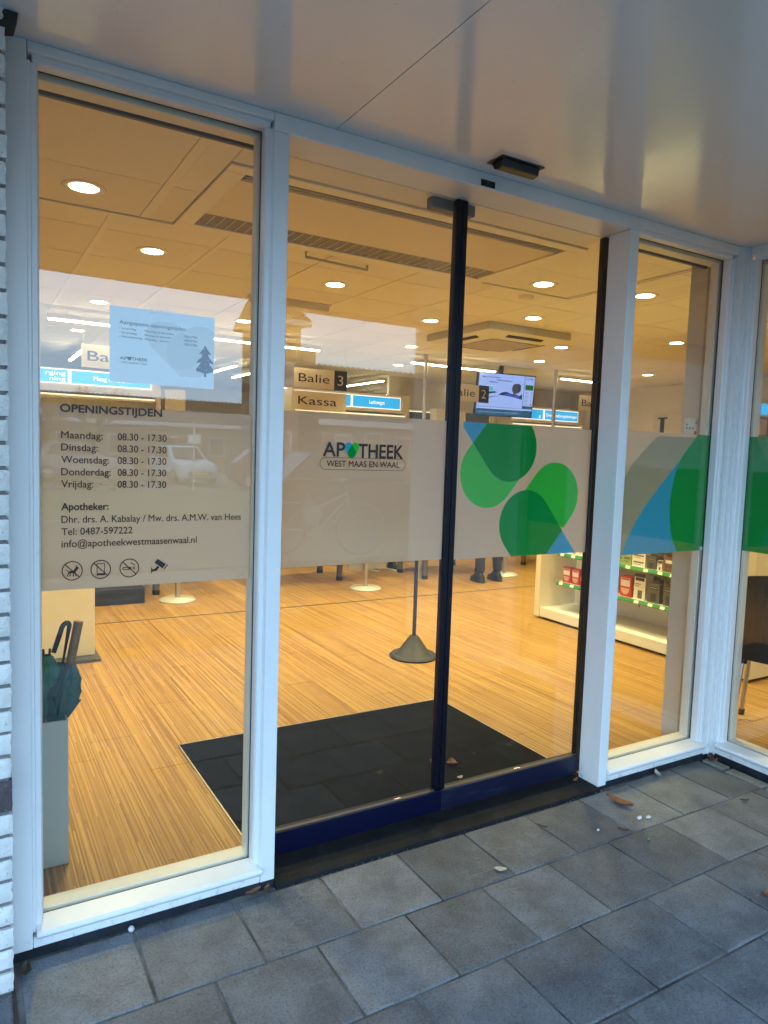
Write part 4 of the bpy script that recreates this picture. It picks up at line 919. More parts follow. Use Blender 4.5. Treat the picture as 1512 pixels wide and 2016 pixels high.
# umbrella stand
us = thing('umbrella_stand', 'pale grey-green square umbrella stand inside the left window', 'umbrella stand', (0.01, 0.55, 0))
STAND = plain('stand_greygreen', (0.46, 0.48, 0.42), 0.5, var=0.04)
for nm, q in (('side', (-.105, .107, .44, .448, .001, .502)), ('side', (-.105, .107, .652, .66, .001, .502)), ('side', (-.105, -.097, .4485, .6515, .001, .502)), ('side', (.099, .107, .4485, .6515, .001, .502)), ('bottom', (-.0965, .0985, .449, .651, .001, .012))):
    mb = MB(); mb.box(*q); mb.build(nm, STAND, us, 0.0015)
def umbrella(label, base, top, r, handle, mat, seed, hmat):
    """closed umbrella: folded canopy from base to top along its shaft, loose rib ends near the top"""
    r2 = random.Random(seed); u = thing('umbrella', label, 'umbrella', base, 'umbrellas in the stand')
    b = Vector(base); t_ = Vector(top); ax = (t_ - b).normalized(); a = ax.cross(Vector((0, 1, 0))).normalized(); c_ = ax.cross(a)
    Ln = (t_ - b).length; ns, nr = 40, 28; vs = []; fs = []
    for j in range(nr + 1):
        f_ = j / nr; rad = 0.0
        for (fa, ra), (fb_, rb_) in zip(((0, .2), (.68, .32), (.74, .62), (.84, 1.0), (.93, .82), (1.0, .34)), ((.68, .32), (.74, .62), (.84, 1.0), (.93, .82), (1.0, .34), (1.01, .3))):
            if fa <= f_ <= fb_: rad = r * (ra + (rb_ - ra) * (f_ - fa) / (fb_ - fa))
        for k2 in range(ns):
            th = 2 * math.pi * k2 / ns + 0.8 * f_; fold = 1 + 0.33 * math.sin(4 * th + 2.5 * f_) + 0.10 * math.sin(9 * th + seed) + r2.uniform(-.05, .05)
            vs.append(b + ax * (Ln * f_) + (a * math.cos(th) + c_ * math.sin(th)) * rad * fold)
    for j in range(nr):
        for k2 in range(ns): fs.append((j*ns+k2, j*ns+(k2+1) % ns, (j+1)*ns+(k2+1) % ns, (j+1)*ns+k2))
    mb = MB(); mb.add(vs, fs); mb.build('folded_canopy', mat, u, smooth=True)
    return u, b, t_, ax, a, c_
GRF = plain('umbrella_green', (0.008, 0.11, 0.045), 0.55, var=0.35, scale=30, bmp=0.2)
GRN = plain('umbrella_teal', (0.006, 0.075, 0.055), 0.5, var=0.35, scale=30, bmp=0.2)
u1, b_, t1, ax1, a1, c1 = umbrella('teal green umbrella with a straight brown wooden handle, in front', (0.0, 0.50, 0.03), (0.122, 0.515, 0.672), 0.043, None, GRN, 3, None)
WOODH = plain('handle_wood', (0.24, 0.13, 0.06), 0.5, var=0.3, scale=60, bmp=0.2)
mb = MB(); mb.tube([t1 + ax1 * -0.01, t1 + ax1 * 0.03, t1 + ax1 * 0.145], [0.0145, 0.0150, 0.0155], 16); hd = mb.build('handle', WOODH, u1, smooth=True)
mb = MB(); mb.tube([t1 + ax1 * 0.1452, t1 + ax1 * 0.1475], 0.0150, 16); mb.build('handle_end', plain('cut_wood', (0.45, 0.27, 0.13), 0.6), hd)
# loose flaps of cloth at the right
fm = MB()
for (p0, p1, p2) in (((0.115, .505, .60), (0.158, .50, .575), (0.095, .515, .50)), ((0.105, .505, .56), (0.155, .498, .545), (0.09, .51, .45)), ((0.10, .505, .66), (0.138, .50, .60), (0.10, .515, .52))):
    q = [Vector(p0), Vector(p1), Vector(p2)]; n_ = Vector((0, 0.004, 0)); fm.add([*q, q[0] + n_, q[1] + n_, q[2] + n_], [(0, 1, 2), (5, 4, 3), (0, 3, 4, 1), (1, 4, 5, 2), (2, 5, 3, 0)])
fm.build('loose_flap', GRN, u1)
u2, b_, t2, ax2, a2, c2 = umbrella('green umbrella with a black crook handle leaning behind the wooden-handled one', (0.0, 0.58, 0.03), (0.105, 0.575, 0.66), 0.038, None, GRF, 5, None)
cr = [t2 + ax2 * s for s in (-0.05, 0.02, 0.08, 0.125)]
e_ = t2 + ax2 * 0.125; dx = Vector((-0.95, 0.05, -0.3)).normalized()
for k2 in range(1, 8):
    th = math.pi * k2 / 8; cr.append(e_ + dx * 0.0135 * (1 - math.cos(th)) + ax2 * 0.022 * math.sin(th))
ce = cr[-1]; cr += [ce - ax2 * 0.03 + Vector((-.004, 0, 0)), ce - ax2 * 0.085 + Vector((-.012, 0, 0))]
mb = MB(); mb.tube(cr, [0.004, 0.004, 0.0055, 0.0075] + [0.0085] * 7 + [0.0090, 0.0085], 14); mb.build('crook_handle', plain('gloss_black', (0.008, 0.008, 0.01), 0.22), u2, smooth=True)
u3, b_, t3, ax3, a3, c3 = umbrella('bright green folded umbrella tips standing at the left of the stand', (-0.03, 0.52, 0.03), (0.050, 0.53, 0.705), 0.045, None, GRF, 9, None)
for s in (-0.008, 0.008):
    mb = MB(); mb.tube([t3 + Vector((s, 0, -0.02)), t3 + Vector((s * 1.3, 0, 0.022))], 0.0042, 8); mb.build('rib_tip', BLACK, u3)

# shelf unit ---------------------------------------------------------------
su = thing('shelf_unit', 'white retail shelf unit with green price rails facing the door', 'shelf unit', (4.45, 1.7, 0))
mb = MB(); mb.box(4.22, 4.70, 2.605, 2.665, 0.022, 1.28); mb.build('side_panel', CREAM, su, 0.003)
mb = MB(); mb.box(4.22, 4.70, 0.62, 0.68, 0.022, 1.28); mb.build('side_panel', CREAM, su, 0.003)
mb = MB(); mb.box(4.235, 4.70, 0.681, 2.604, 0.022, 0.105); mb.build('plinth_shelf', SHELFW, su, 0.003)
mb = MB(); mb.box(4.27, 4.70, 0.685, 2.60, 0.0005, 0.0215); mb.build('recessed_base', DARKGAP, su)
mb = MB(); mb.box(4.66, 4.70, 0.681, 2.604, 0.1055, 1.28); mb.build('back_panel', SHELFW, su)
GREENR = plain('price_rail_green', (0.03, 0.22, 0.055), 0.25, var=0.05)
TICKET = plain('price_ticket', (0.80, 0.76, 0.66), 0.6)
r3 = random.Random(4)
for zz in (0.345, 0.600, 0.86, 1.10):
    mb = MB(); mb.box(4.30, 4.659, 0.69, 2.47, zz - 0.002, zz + 0.014); mb.build('shelf_board', SHELFW, su)
    mb = MB(); mb.prism([(4.2995, zz + 0.016), (4.286, zz + 0.012), (4.278, zz - 0.008), (4.283, zz - 0.016), (4.2995, zz - 0.012)], 'y', 0.69, 2.47)
    mb.v = [(v[0], v[1], v[2]) for v in mb.v]; rl = mb.build('price_rail', GREENR, su)
    y = 2.43
    while y > 0.75:
        mb = MB(); mb.add([(4.2845, y, zz + 0.013), (4.2845, y - 0.042, zz + 0.013), (4.2760, y - 0.042, zz - 0.009), (4.2760, y, zz - 0.009)], [(0, 1, 2, 3)]); mb.build('price_ticket', TICKET, rl); y -= r3.choice((0.11, 0.13, 0.17, 0.20))
# the prism helper for axis 'y' takes (x, z): rails run along y
RED = plain('pack_red', (0.48, 0.02, 0.035), 0.35, var=0.1); PWHITE = plain('pack_white', (0.72, 0.69, 0.63), 0.4, var=0.05); PGREY = plain('pack_grey', (0.10, 0.10, 0.10), 0.4, var=0.2); PDARK = plain('pack_navy', (0.02, 0.022, 0.035), 0.4)
SKIN_ = plain('pack_skin_print', (0.55, 0.36, 0.24), 0.5); PBROWN = plain('pack_brown', (0.14, 0.07, 0.04), 0.45, var=0.3); PGREEN = plain('pack_green', (0.25, 0.36, 0.12), 0.45)
def pack(label, y0, w, z0, h, d, kind, x=4.315):
    p = thing('medicine_box', label, 'box', (x + d / 2, y0 - w / 2, z0 + 0.0145), 'packs on the shelf unit')
    y1 = y0 - w; z = z0 + 0.0145; xf = x - 0.0006
    body = {'red': RED, 'white': PWHITE, 'grey': PGREY, 'brown': PBROWN, 'cream': PWHITE, 'green': PGREEN}[kind]
    mb = MB(); mb.box(x, x + d, y1, y0, z, z + h); bd = mb.build('carton', body, p, 0.0015)
    def face(nm, a, b, c_, e, m_, off=0.0):   # fractions across (left to right seen from the front: y0 -> y1) and up
        q = MB(); q.add([(xf - off, y0 - w * a, z + h * c_), (xf - off, y0 - w * b, z + h * c_), (xf - off, y0 - w * b, z + h * e), (xf - off, y0 - w * a, z + h * e)], [(0, 1, 2, 3)]); q.build(nm, m_, bd)
    if kind == 'red':
        face('print_panel', .08, .86, .50, .90, PWHITE); face('print_title', .15, .80, .80, .88, RED, .0004)
        q = MB(); pts = []
        for k2 in range(13): th = math.pi * (1 + k2 / 12); pts.append((xf - .0002, y0 - w * (.47 + .36 * math.cos(th)), z + h * (.40 + .30 * math.sin(th))))
        q.add(pts, [tuple(range(13))]); q.build('print_patch', SKIN_, bd)
    elif kind == 'white':
        face('print_band', .0, 1.0, .86, 1.0, PDARK); face('print_title', .10, .90, .72, .84, PDARK, .0004); face('print_line', .1, .6, .58, .61, PBROWN); face('print_line', .1, .45, .50, .53, PBROWN); face('print_figure', .35, .75, .05, .36, PGREY)
    elif kind == 'grey':
        face('print_title', .12, .85, .70, .84, PDARK, .0004); face('print_line', .16, .8, .76, .78, PWHITE, .0008); face('print_figure', .25, .78, .10, .50, PDARK)
        q = MB(); q.box(x + d * .4, x + d * .46, y1 + w * .15, y0 - w * .15, z + h, z + h * 1.14); q.build('hang_tab', PGREY, bd)
    else:
        face('print_title', .12, .88, .55, .75, PBROWN if kind != 'brown' else PWHITE); face('print_line', .15, .7, .3, .36, PDARK)
    return p
pack('red and white dressing pack, leftmost on the lower shelf', 2.425, 0.095, .345, .135, .05, 'red'); pack('red dressing pack second from the left on the lower shelf', 2.318, 0.088, .345, .132, .06, 'red')
pack('small red dressing pack third from the left on the lower shelf', 2.220, 0.085, .345, .085, .05, 'red'); pack('small red dressing pack partly hidden behind the right door stile', 2.125, 0.085, .345, .092, .05, 'red')
pack('large red dressing pack at the left in the narrow window', 1.795, 0.115, .345, .165, .06, 'red'); pack('tall white bandage carton with dark top in the narrow window', 1.655, 0.105, .345, .205, .09, 'white')
pack('grey bandage carton with hang tab right of the white carton', 1.525, 0.105, .345, .150, .05, 'grey'); pack('dark grey bandage carton nearest the column', 1.385, 0.105, .345, .150, .05, 'grey')
pack('hidden grey carton at the end of the lower shelf', 1.25, 0.10, .345, .15, .05, 'grey')
for k2, (y0, w, h, kd, lab) in enumerate(((1.84, .06, .075, 'green', 'pale green carton at the left of the upper shelf in the narrow window'), (1.775, .075, .08, 'green', 'second pale green carton on the upper shelf'), (1.69, .125, .055, 'cream', 'flat cream carton low in the upper shelf stack'), (1.55, .08, .10, 'grey', 'grey carton in the middle of the upper shelf'), (1.455, .045, .075, 'white', 'narrow white bottle box on the upper shelf'), (1.40, .15, .12, 'brown', 'brown carton at the right of the upper shelf'))): pack(lab, y0, w, .600, h, .08, kd)
for lab_, y0_, w_, z_, h_, d_, k_, x_ in (('second flat carton beside the grey carton on the upper shelf', 1.475, .06, .60, .085, .05, 'brown', 4.40), ('small cream carton behind the bottle box on the upper shelf', 1.44, .05, .60, .11, .05, 'cream', 4.42),
        ('dark carton at the far right of the upper shelf', 1.245, .09, .60, .13, .08, 'grey', 4.315), ('white carton standing behind the green cartons on the upper shelf', 1.83, .10, .60, .12, .05, 'cream', 4.42),
        ('green carton third along on the upper shelf behind the petal film', 2.18, .07, .60, .10, .06, 'green', 4.315), ('red carton behind the first red pack on the lower shelf', 2.41, .08, .345, .12, .05, 'red', 4.38), ('red carton behind the second red pack on the lower shelf', 2.30, .08, .345, .12, .05, 'red', 4.39),
        ('second grey carton tucked behind the white bandage carton', 1.60, .09, .345, .16, .05, 'grey', 4.43), ('red pack hidden behind the large red pack', 1.785, .10, .345, .15, .05, 'red', 4.39), ('small white carton between the large packs', 1.672, .012, .345, .10, .05, 'cream', 4.33)):
    pack(lab_, y0_, w_, z_, h_, d_, k_, x_)
pack('flat cream carton on top of the upper shelf stack', 1.69, .125, .600 + .0552, .05, .08, 'cream')
pack('cream carton on the upper shelf behind the petal film', 2.40, .07, .600, .09, .06, 'cream'); pack('second cream carton on the upper shelf behind the petal film', 2.29, .09, .600, .09, .06, 'cream')
for k2, y in enumerate((1.60, 1.33)):
    mb = MB(); mb.tube([(4.32, y, 0.30), (4.32, y, 0.338)], 0.0035, 8); mb.build('hook', DKMET, su)

# hanging counter signs -------------------------------------------------------
def hang_sign(label, x0, lines, y=4.70):
    s_ = thing('hanging_sign', label, 'sign', (x0 + .3, y, 1.9), 'counter signs hung from the ceiling')
    for (txt, num, z0, z1, tw_) in lines:
        mb = MB(); mb.box(x0, x0 + 0.60, y, y + 0.006, z0, z1); bd = mb.build('board', SIGNBOARD, s_)
        h = z1 - z0
        text(txt, x0 + 0.05, x0 + 0.05 + tw_, z0 + h * .30, h * .42, y - .001, INK, bd, -0.004)
        if num:
            mb = MB(); mb.box(x0 + 0.455, x0 + 0.602, y - 0.004, y - 0.0005, z0 - 0.004, z1 + 0.003); npl = mb.build('number_plate', NUMPLATE, s_)
            text(num, x0 + 0.492, x0 + 0.558, z0 + h * .24, h * .52, y - .005, SIGNBOARD, npl, 0.0)
    for sx in (0.02, 0.58): mb = MB(); mb.tube([(x0 + sx, y + .003, lines[0][3]), (x0 + sx, y + .003, CZ - 0.001)], 0.0012, 6); mb.build('wire', ALU, s_)
    return s_
hang_sign('hanging counter sign at the left, half hidden by the taped notice', 0.704, (('Balie', '', 2.094, 2.294, .36),))
hang_sign('hanging counter sign number 3 with a checkout board below it', 2.708, (('Balie', '3', 2.075, 2.272, .35), ('Kassa', '', 1.846, 2.040, .44)))
hang_sign('hanging counter sign number 2 in front of the television', 4.585, (('Balie', '2', 2.067, 2.262, .35),), 4.66)
hang_sign('hanging counter sign at the right door stile', 6.712, (('Balie', '', 2.075, 2.270, .35),))

# category cabinets with blue backlit signs ------------------------------------
def cabinet(label, x0, x1, y, signs, zt=2.24):
    c_ = thing('display_cabinet', label, 'cabinet', ((x0 + x1) / 2, y + .2, 0), 'wall cabinets with blue backlit signs')
    mb = MB(); mb.box(x0, x1, y + 0.30, y + 0.34, 0.0, 2.0); mb.build('back_panel', CREAM, c_)
    for a in (x0, x1 - 0.05): mb = MB(); mb.box(a, a + 0.05, y, y + 0.2995, 0.0, 2.0); mb.build('side_panel', CREAM, c_)
    mb = MB(); mb.box(x0, x1, y + 0.004, y + 0.34, 2.0005, zt); mb.build('header', CREAM, c_, 0.003)
    for zz in (0.4, 0.8, 1.2, 1.6, 1.93): mb = MB(); mb.box(x0 + .0505, x1 - .0505, y + 0.02, y + 0.2995, zz, zz + 0.02); mb.build('shelf_board', SHELFW, c_)
    mb = MB(); mb.box(x0 + .06, x1 - .06, y + 0.03, y + 0.06, 1.951, 1.968); mb.build('light_strip', emit('strip_glow', (1.0, .8, .5), 0.5) if 'strip_glow' not in MATS else MATS['strip_glow'], c_)
    for (a, b, tx, z0, z1) in signs:
        mb = MB(); mb.box(a - .012, b + .012, y - 0.008, y + 0.0035, z0 - .012, z1 + .012); fr_ = mb.build('sign_frame', SIGNW, c_)
        mb = MB(); mb.box(a, b, y - 0.012, y - 0.0085, z0, z1); mb.build('sign_panel', SIGNB, fr_)
        n_ = len(tx)
        for k2, (s_, fx0, fx1, fz, fh) in enumerate(tx):
            text(s_, a + (b - a) * fx0, a + (b - a) * fx1, z0 + (z1 - z0) * fz, (z1 - z0) * fh, y - 0.0135, SIGNW, fr_, 0.004)
cabinet('left display cabinet under the blue stomach remedies sign', -0.3, 1.80, 6.5, ((0.0, 0.80, (('rging', .72, .97, .58, .30), ('ning', .77, .97, .14, .30)), 2.085, 2.222), (0.835, 1.68, (('Maag en Darm', .27, .75, .33, .34),), 2.085, 2.222)))
cabinet('middle display cabinet under the blue airways sign', 3.45, 5.25, 6.5, ((3.50, 4.30, (), 2.052, 2.198), (4.335, 5.08, (('Luchtwegen', .34, .66, .33, .36),), 2.052, 2.198)))
cabinet('right display cabinet under the blue self-care sign', 7.05, 8.64, 6.44, ((7.10, 7.70, (('g', .86, .92, .2, .3),), 2.052, 2.198), (7.745, 8.46, (('Diverse zelfzorgoplossingen', .04, .96, .33, .33),), 2.052, 2.198)))
# dispensary racks behind the gap
rk = thing('dispensary_rack', 'dim dispensary rack with glowing shelf edges behind the gap left of the television', 'rack', (6.2, 8.3, 0))
mb = MB(); mb.box(5.35, 7.2, 8.62, 8.66, 0, 2.3); mb.build('back_panel', plain('rack_back', (0.30, 0.28, 0.22), 0.6), rk)
for zz in (0.5, 1.0, 1.5, 1.82, 2.0, 2.18): mb = MB(); mb.box(5.35, 7.2, 8.25, 8.6195, zz, zz + 0.018); mb.build('shelf_board', WHITEMET, rk)
for zz in (1.8, 1.98, 2.16): mb = MB(); mb.box(5.36, 7.19, 8.246, 8.2495, zz - 0.002, zz + 0.014); mb.build('shelf_edge', MATS['strip_glow'], rk)  # pale shelf bars given a glow of their own, no lamps here
for k2, (a, h, m_) in enumerate(((5.5, .10, PWHITE), (5.62, .12, PDARK), (5.8, .09, RED), (6.05, .11, PWHITE), (6.3, .1, PGREEN))):
    mb = MB(); mb.box(a, a + .1, 8.3, 8.4, 1.8385, 1.8385 + h); tag(mb.build('stock_box', m_), ('white stock box at the left end of the dim rack', 'dark stock box second from the left on the dim rack', 'red stock box on the dim rack', 'white stock box fourth along the dim rack', 'green stock box at the right on the dim rack')[k2], 'box', 'stock on the dispensary rack')
mb = MB(); mb.box(5.33, 5.62, 5.95, 6.1, 0, 2.06); mb.box(5.6205, 5.85, 5.98, 6.1, 0, 2.05); tag(mb.build('column_casing', CREAM, None, 0.004), 'cream column casing below the television', 'column')
mb = MB(); mb.box(1.86, 2.10, 6.55, 6.75, 0, 2.10); tag(mb.build('column_casing', CREAM, None, 0.004), 'cream column casing right of the left display cabinet', 'column')
mb = MB(); mb.box(5.1, 7.0, 6.84, 6.9, 2.1, 2.548); struct(mb.build('bulkhead', GREYCREAM))

# television -------------------------------------------------------------------
tvc = Vector((4.915, 4.0, 2.10)); tvn = Vector((-0.30, -0.95, -0.06)).normalized()
tv = thing('television', 'ceiling-hung television showing a waiting list beside counter sign 2', 'television', (5.5, 4.85, 1.9))
TVW, TVH = 0.912, 0.530
def tvp(u, v, d=0.0):
    # panel faces the camera side, tilted down a little and leaning as in the photo
    x = Vector((0.9995, 0.0, 0.010)); zz = Vector((0.05, -0.04, 0.998)).normalized(); n = Vector((0.0, -1.0, -0.04)).normalized()
    return Vector((5.133, 4.85, 1.928)) + x * (u * TVW) + zz * (v * TVH) + n * d
def tvbox(nm, u0, u1, v0, v1, d0, d1, mat, par, bev=0):
    mb = MB(); mb.add([tvp(u0, v0, d0), tvp(u1, v0, d0), tvp(u1, v1, d0), tvp(u0, v1, d0), tvp(u0, v0, d1), tvp(u1, v0, d1), tvp(u1, v1, d1), tvp(u0, v1, d1)], [(0,3,2,1),(4,5,6,7),(0,1,5,4),(1,2,6,5),(2,3,7,6),(3,0,4,7)]); return mb.build(nm, mat, par, bev)
tvbox('case', 0, 1, 0, 1, -0.04, 0.0, BLACK, tv, 0.003)
SCR = emit('screen_pale', (0.36, 0.50, 1.0), 0.383); SCRB = emit('screen_blue_white', (0.45, 0.58, 1.0), 0.36); SCRT = emit('screen_teal', (0.01, 0.09, 0.19), 0.36); SCRG = emit('screen_green', (0.01, 0.14, 0.02), 0.36); SCRK = emit('screen_dark', (0.012, 0.02, 0.06), 0.27); SCRC = emit('screen_cyan', (0.04, 0.50, 0.70), 0.405); SCRS = emit('screen_brown', (0.07, 0.05, 0.045), 0.315); SCRH = emit('screen_blue', (0.03, 0.08, 0.55), 0.315); SCRW = emit('screen_line', (0.30, 0.50, 0.75), 0.315)
for m_ in (SCR, SCRB, SCRT, SCRG, SCRK, SCRC, SCRS, SCRH, SCRW): m_.node_tree.nodes['Principled BSDF'].inputs['Base Color'].default_value = (0.01, 0.01, 0.012, 1); m_.node_tree.nodes['Principled BSDF'].inputs['Roughness'].default_value = 0.3
tvbox('screen', .015, .985, .02, .975, 0.0005, 0.002, SCR, tv)
def tvq(nm, pts, mat, d=0.0028): mb = MB(); mb.add([tvp(u, v, d) for u, v in pts], [tuple(range(len(pts)))]); mb.build(nm, mat, tv)
def tr4(u0, u1, v0, v1): return [(u0, v0), (u1, v0), (u1, v1), (u0, v1)]
tvq('picture', tr4(.015, .985, .02, .165), SCRT); tvq('picture', tr4(.015, .985, .165, .205), SCRB); tvq('picture', tr4(.015, .80, .205, .212), SCRK)
tvq('picture', tr4(.80, .985, .205, .275), SCRT); tvq('picture', tr4(.802, .81, .21, .975), SCRT)
tvq('picture', tr4(.825, .97, .655, .775), SCRG)
for k2 in range(4): tvq('picture', tr4(.825, .97, .555 - .093 * k2, .635 - .093 * k2), SCRB); 
tvq('picture', [(.36, .50), (.43, .56), (.50, .58), (.62, .52), (.70, .48), (.785, .55), (.785, .42), (.60, .47), (.45, .49)], SCRK, .0032)
tvq('picture', [(.45, .50), (.50, .545), (.57, .55), (.60, .50), (.66, .455), (.74, .45), (.73, .50), (.70, .53), (.60, .47), (.52, .485)], SCRH, .0036)
hp = [(.655 + .065 * math.cos(2*math.pi*k2/16), .665 + .12 * math.sin(2*math.pi*k2/16)) for k2 in range(16)]; tvq('picture', hp, SCRS, .0040)
tvq('picture', [(.70, .55), (.745, .62), (.745, .75), (.70, .79), (.655, .77), (.70, .72), (.705, .62)], SCRK, .0044)
tvq('picture', tr4(.60, .66, .675, .690), SCRK, .0046); tvq('picture', [(.60, .50), (.63, .58), (.66, .58), (.66, .50)], SCRS, .0042)
tvq('picture', [(.13, .70), (.30, .715), (.305, .575), (.14, .545)], SCRB, .0034); tvq('picture', tr4(.20, .265, .575, .665), SCRC, .0040); tvq('picture', [(.14, .545), (.305, .575), (.335, .545), (.19, .505)], SCRK, .0036); tvq('picture', [(.12, .41), (.38, .48), (.38, .475), (.13, .395)], SCRK, .0036)
def tvt(s_, u0, u1, v, h, mat=None, d=0.0050):
    f = lambda x, y, z: tuple(tvp(x, z, d)); text(s_, u0, u1, v, h, 0, mat or SCRK, tv, 0.01, 'screen_text', f)
tvt('Regel uw zorg online bij', .06, .36, .875, .035); tvt('MijnGezondheid.net', .32, .57, .815, .035); tvt('MedGemak', .19, .33, .765, .035)
tvt('APOTHEEK', .835, .965, .90, .030)
for k2, (a, b) in enumerate((('Q119', '2'), ('Q117', '2'), ('Q116', '2'), ('Q115', '1'))): tvt(a, .835, .885, .575 - .093 * k2, .036, SCRT); tvt(b, .935, .955, .575 - .093 * k2, .036, SCRT)
for u0, u1 in ((.04, .24), (.26, .46), (.48, .75)): tvq('picture', tr4(u0, u1, .085, .098), SCRW, .0036)
mb = MB(); p_ = tvp(.40, .98, -.02); mb.box(p_.x - .024, p_.x + .024, p_.y - .01, p_.y + .02, p_.z - .1, CZ - .001); mb.build('ceiling_pole', BLACK, tv)
mb = MB(); mb.tube([tvp(.33, .97, -.02), tvp(.34, 1.08, -.01), tvp(.37, 1.2, -.01), tvp(.385, 1.3, -.01)], .005, 6); mb.build('cable', BLACK, tv, smooth=True)

# right wall: access hatch and box
ht = thing('hatch_frame', 'recess with a dark bracket in the cream wall seen in the narrow window', 'hatch', (8.6, 4.3, 1.9))
mb = MB(); mb.box(8.60, 8.655, 3.7, 5.05, 1.70, 2.14); mb.build('panel', CREAM, ht, 0.004)
for q in ((8.57, 8.5995, 4.80, 4.95, 2.065, 2.085), (8.57, 8.5995, 4.85, 4.90, 1.83, 2.064), (8.57, 8.5995, 4.80, 4.95, 1.80, 1.8295)): mb = MB(); mb.box(*q); mb.build('bracket', BLACK, ht)
kp = thing('control_box', 'small cream control box with black dots on the inner column', 'control box', (2.93, 0.16, 1.55))
mb = MB(); mb.box(2.790, 2.925, 0.1500, 0.1645, 1.56, 1.640); mb.build('case', CREAM, kp, 0.002)
for (a, b) in ((2.800, 1.610), (2.800, 1.594), (2.824, 1.594), (2.846, 1.594), (2.868, 1.622)):
    mb = MB(); disc(mb, a, b, .0050, .1495, 12); mb.build('button', BLACK, kp)
mb = MB(); mb.poly(rect(2.856, 2.876, 1.566, 1.582), .1494); mb.build('button', plain('label_red', (.35, .12, .06), .5), kp)

# chair in the wing, behind the return window -----------------------------------
def chair(label, loc, rz):
    c_ = thing('chair', label, 'chair', loc, None, 0.0)
    CH = MATS.get('chair_plastic') or plain('chair_plastic', (0.006, 0.006, 0.0065), 0.45, bmp=0.1)
    m = Matrix.Translation(Vector(loc)) @ Matrix.Rotation(rz, 4, 'Z')
    fn = lambda x, y, z: tuple(m @ Vector((x, y, z)))
    seat = []; ns = 8
    mb = MB(fn)
    for a, b in ((0, 1),):
        vs = []; fs = []
        for i in range(ns + 1):
            for j in range(ns + 1):
                x = -.22 + .44 * i / ns; y = -.21 + .42 * j / ns; dip = -.018 * (1 - ((i - 4) / 4) ** 2) * (1 - ((j - 4) / 4) ** 2) - (.02 * max(0, (2 - j)) / 2) ** 1
                vs.append((x, y, .455 + dip))
        for i in range(ns):
            for j in range(ns): k2 = i * (ns + 1) + j; fs.append((k2, k2 + ns + 1, k2 + ns + 2, k2 + 1))
        n0_ = len(vs); vs += [(v[0], v[1], v[2] - .025) for v in vs]; fs += [tuple(n0_ + q for q in f[::-1]) for f in fs]
        rim = [i * (ns + 1) for i in range(ns + 1)] + [ns * (ns + 1) + j for j in range(1, ns + 1)] + [i * (ns + 1) + ns for i in range(ns - 1, -1, -1)] + [j for j in range(ns - 1, 0, -1)]
        for q in range(len(rim)): a_, b2_ = rim[q], rim[(q + 1) % len(rim)]; fs.append((b2_, a_, a_ + n0_, b2_ + n0_))
        mb.add(vs, fs)
    mb.build('seat', CH, c_, smooth=True)
    mb = MB(fn); vs = []; fs = []
    for i in range(13):
        u = -1 + 2 * i / 12
        for j in range(7):
            v = j / 6; x = u * (.215 + .01 * v); y = .205 + .05 * v - .045 * (1 - u * u) * 0 + .05 * (1 - u * u); z = .435 + .425 * v + .03 * v * (1 - u * u); vs.append((x, y, z))
    for i in range(12):
        for j in range(6): k2 = i * 7 + j; fs.append((k2, k2 + 7, k2 + 8, k2 + 1))
    n0_ = len(vs); vs += [(v[0], v[1] + .014, v[2]) for v in vs]; fs += [tuple(n0_ + q for q in f[::-1]) for f in fs]
    rim = [i * 7 for i in range(13)] + [12 * 7 + j for j in range(1, 7)] + [i * 7 + 6 for i in range(11, -1, -1)] + [j for j in range(5, 0, -1)]
    for q in range(len(rim)): a_, b2_ = rim[q], rim[(q + 1) % len(rim)]; fs.append((b2_, a_, a_ + n0_, b2_ + n0_))
    mb.add(vs, fs); bk = mb.build('backrest', CH, c_, smooth=True)
    for k2 in range(7):
        x = -.15 + .05 * k2; u = x / .215; mb = MB(fn); mb.tube([(x, .213 + .05 * (1 - u * u) + .05 * v + .014, .53 + .30 * v) for v in (0, .5, 1)], .006, 6); mb.build('back_rib', CH, bk, smooth=True)
    for sx in (-1, 1):
        mb = MB(fn); mb.tube([(sx * .20, .19, .43), (sx * .205, .21, .52), (sx * .212, .25, .60)], .018, 8); mb.build('back_bracket', CH, c_, smooth=True)
        for sy in (-1, 1):
            mb = MB(fn); mb.tube([(sx * .185, sy * .175, .43), (sx * .215, sy * .225, .035)], .0125, 10); lg = mb.build('leg', ALU, c_, smooth=True)
            mb = MB(fn); mb.tube([(sx * .2125, sy * .2205, .0345), (sx * .216, sy * .226, .001)], .0165, 10); mb.build('foot', BLACK, lg, smooth=True)
            mb = MB(fn); mb.tube([(sx * .183, sy * .172, .44), (sx * .187, sy * .178, .40)], .022, 10); mb.build('leg_socket', CH, lg, smooth=True)
    return c_
chair('black plastic chair with aluminium legs behind the return window', (3.535, 0.0, 0.0), R(116))
# leaflet cabinet behind it
lc = thing('leaflet_cabinet', 'cream leaflet cabinet behind the chair at the right edge', 'cabinet', (6.2, 2.0, 0))
mb = MB(); mb.box(5.40, 7.4, 1.60, 2.0, 0.001, 0.60); mb.build('carcass', CREAM, lc, 0.004)
mb = MB(); mb.box(5.40, 7.4, 1.585, 2.005, 0.6005, 0.62); mb.build('top', DKMET, lc)
lf = thing('leaflet_card', 'white card with printed lines standing on the cream cabinet', 'card', (5.7, 1.7, 0.62))
mb = MB(); mb.box(5.50, 5.95, 1.68, 1.686, 0.6205, 0.82); lsh = mb.build('card', PWHITE, lf)
for zz, x1 in ((.712, 5.66), (.697, 5.70), (.682, 5.69)): mb = MB(); mb.poly(rect(5.60, x1, zz, zz + .006), 1.6795); mb.build('print', INK, lsh)
text('teva', 5.60, 5.66, .650, .018, 1.6795, INK, lsh, 0.02, 'print')
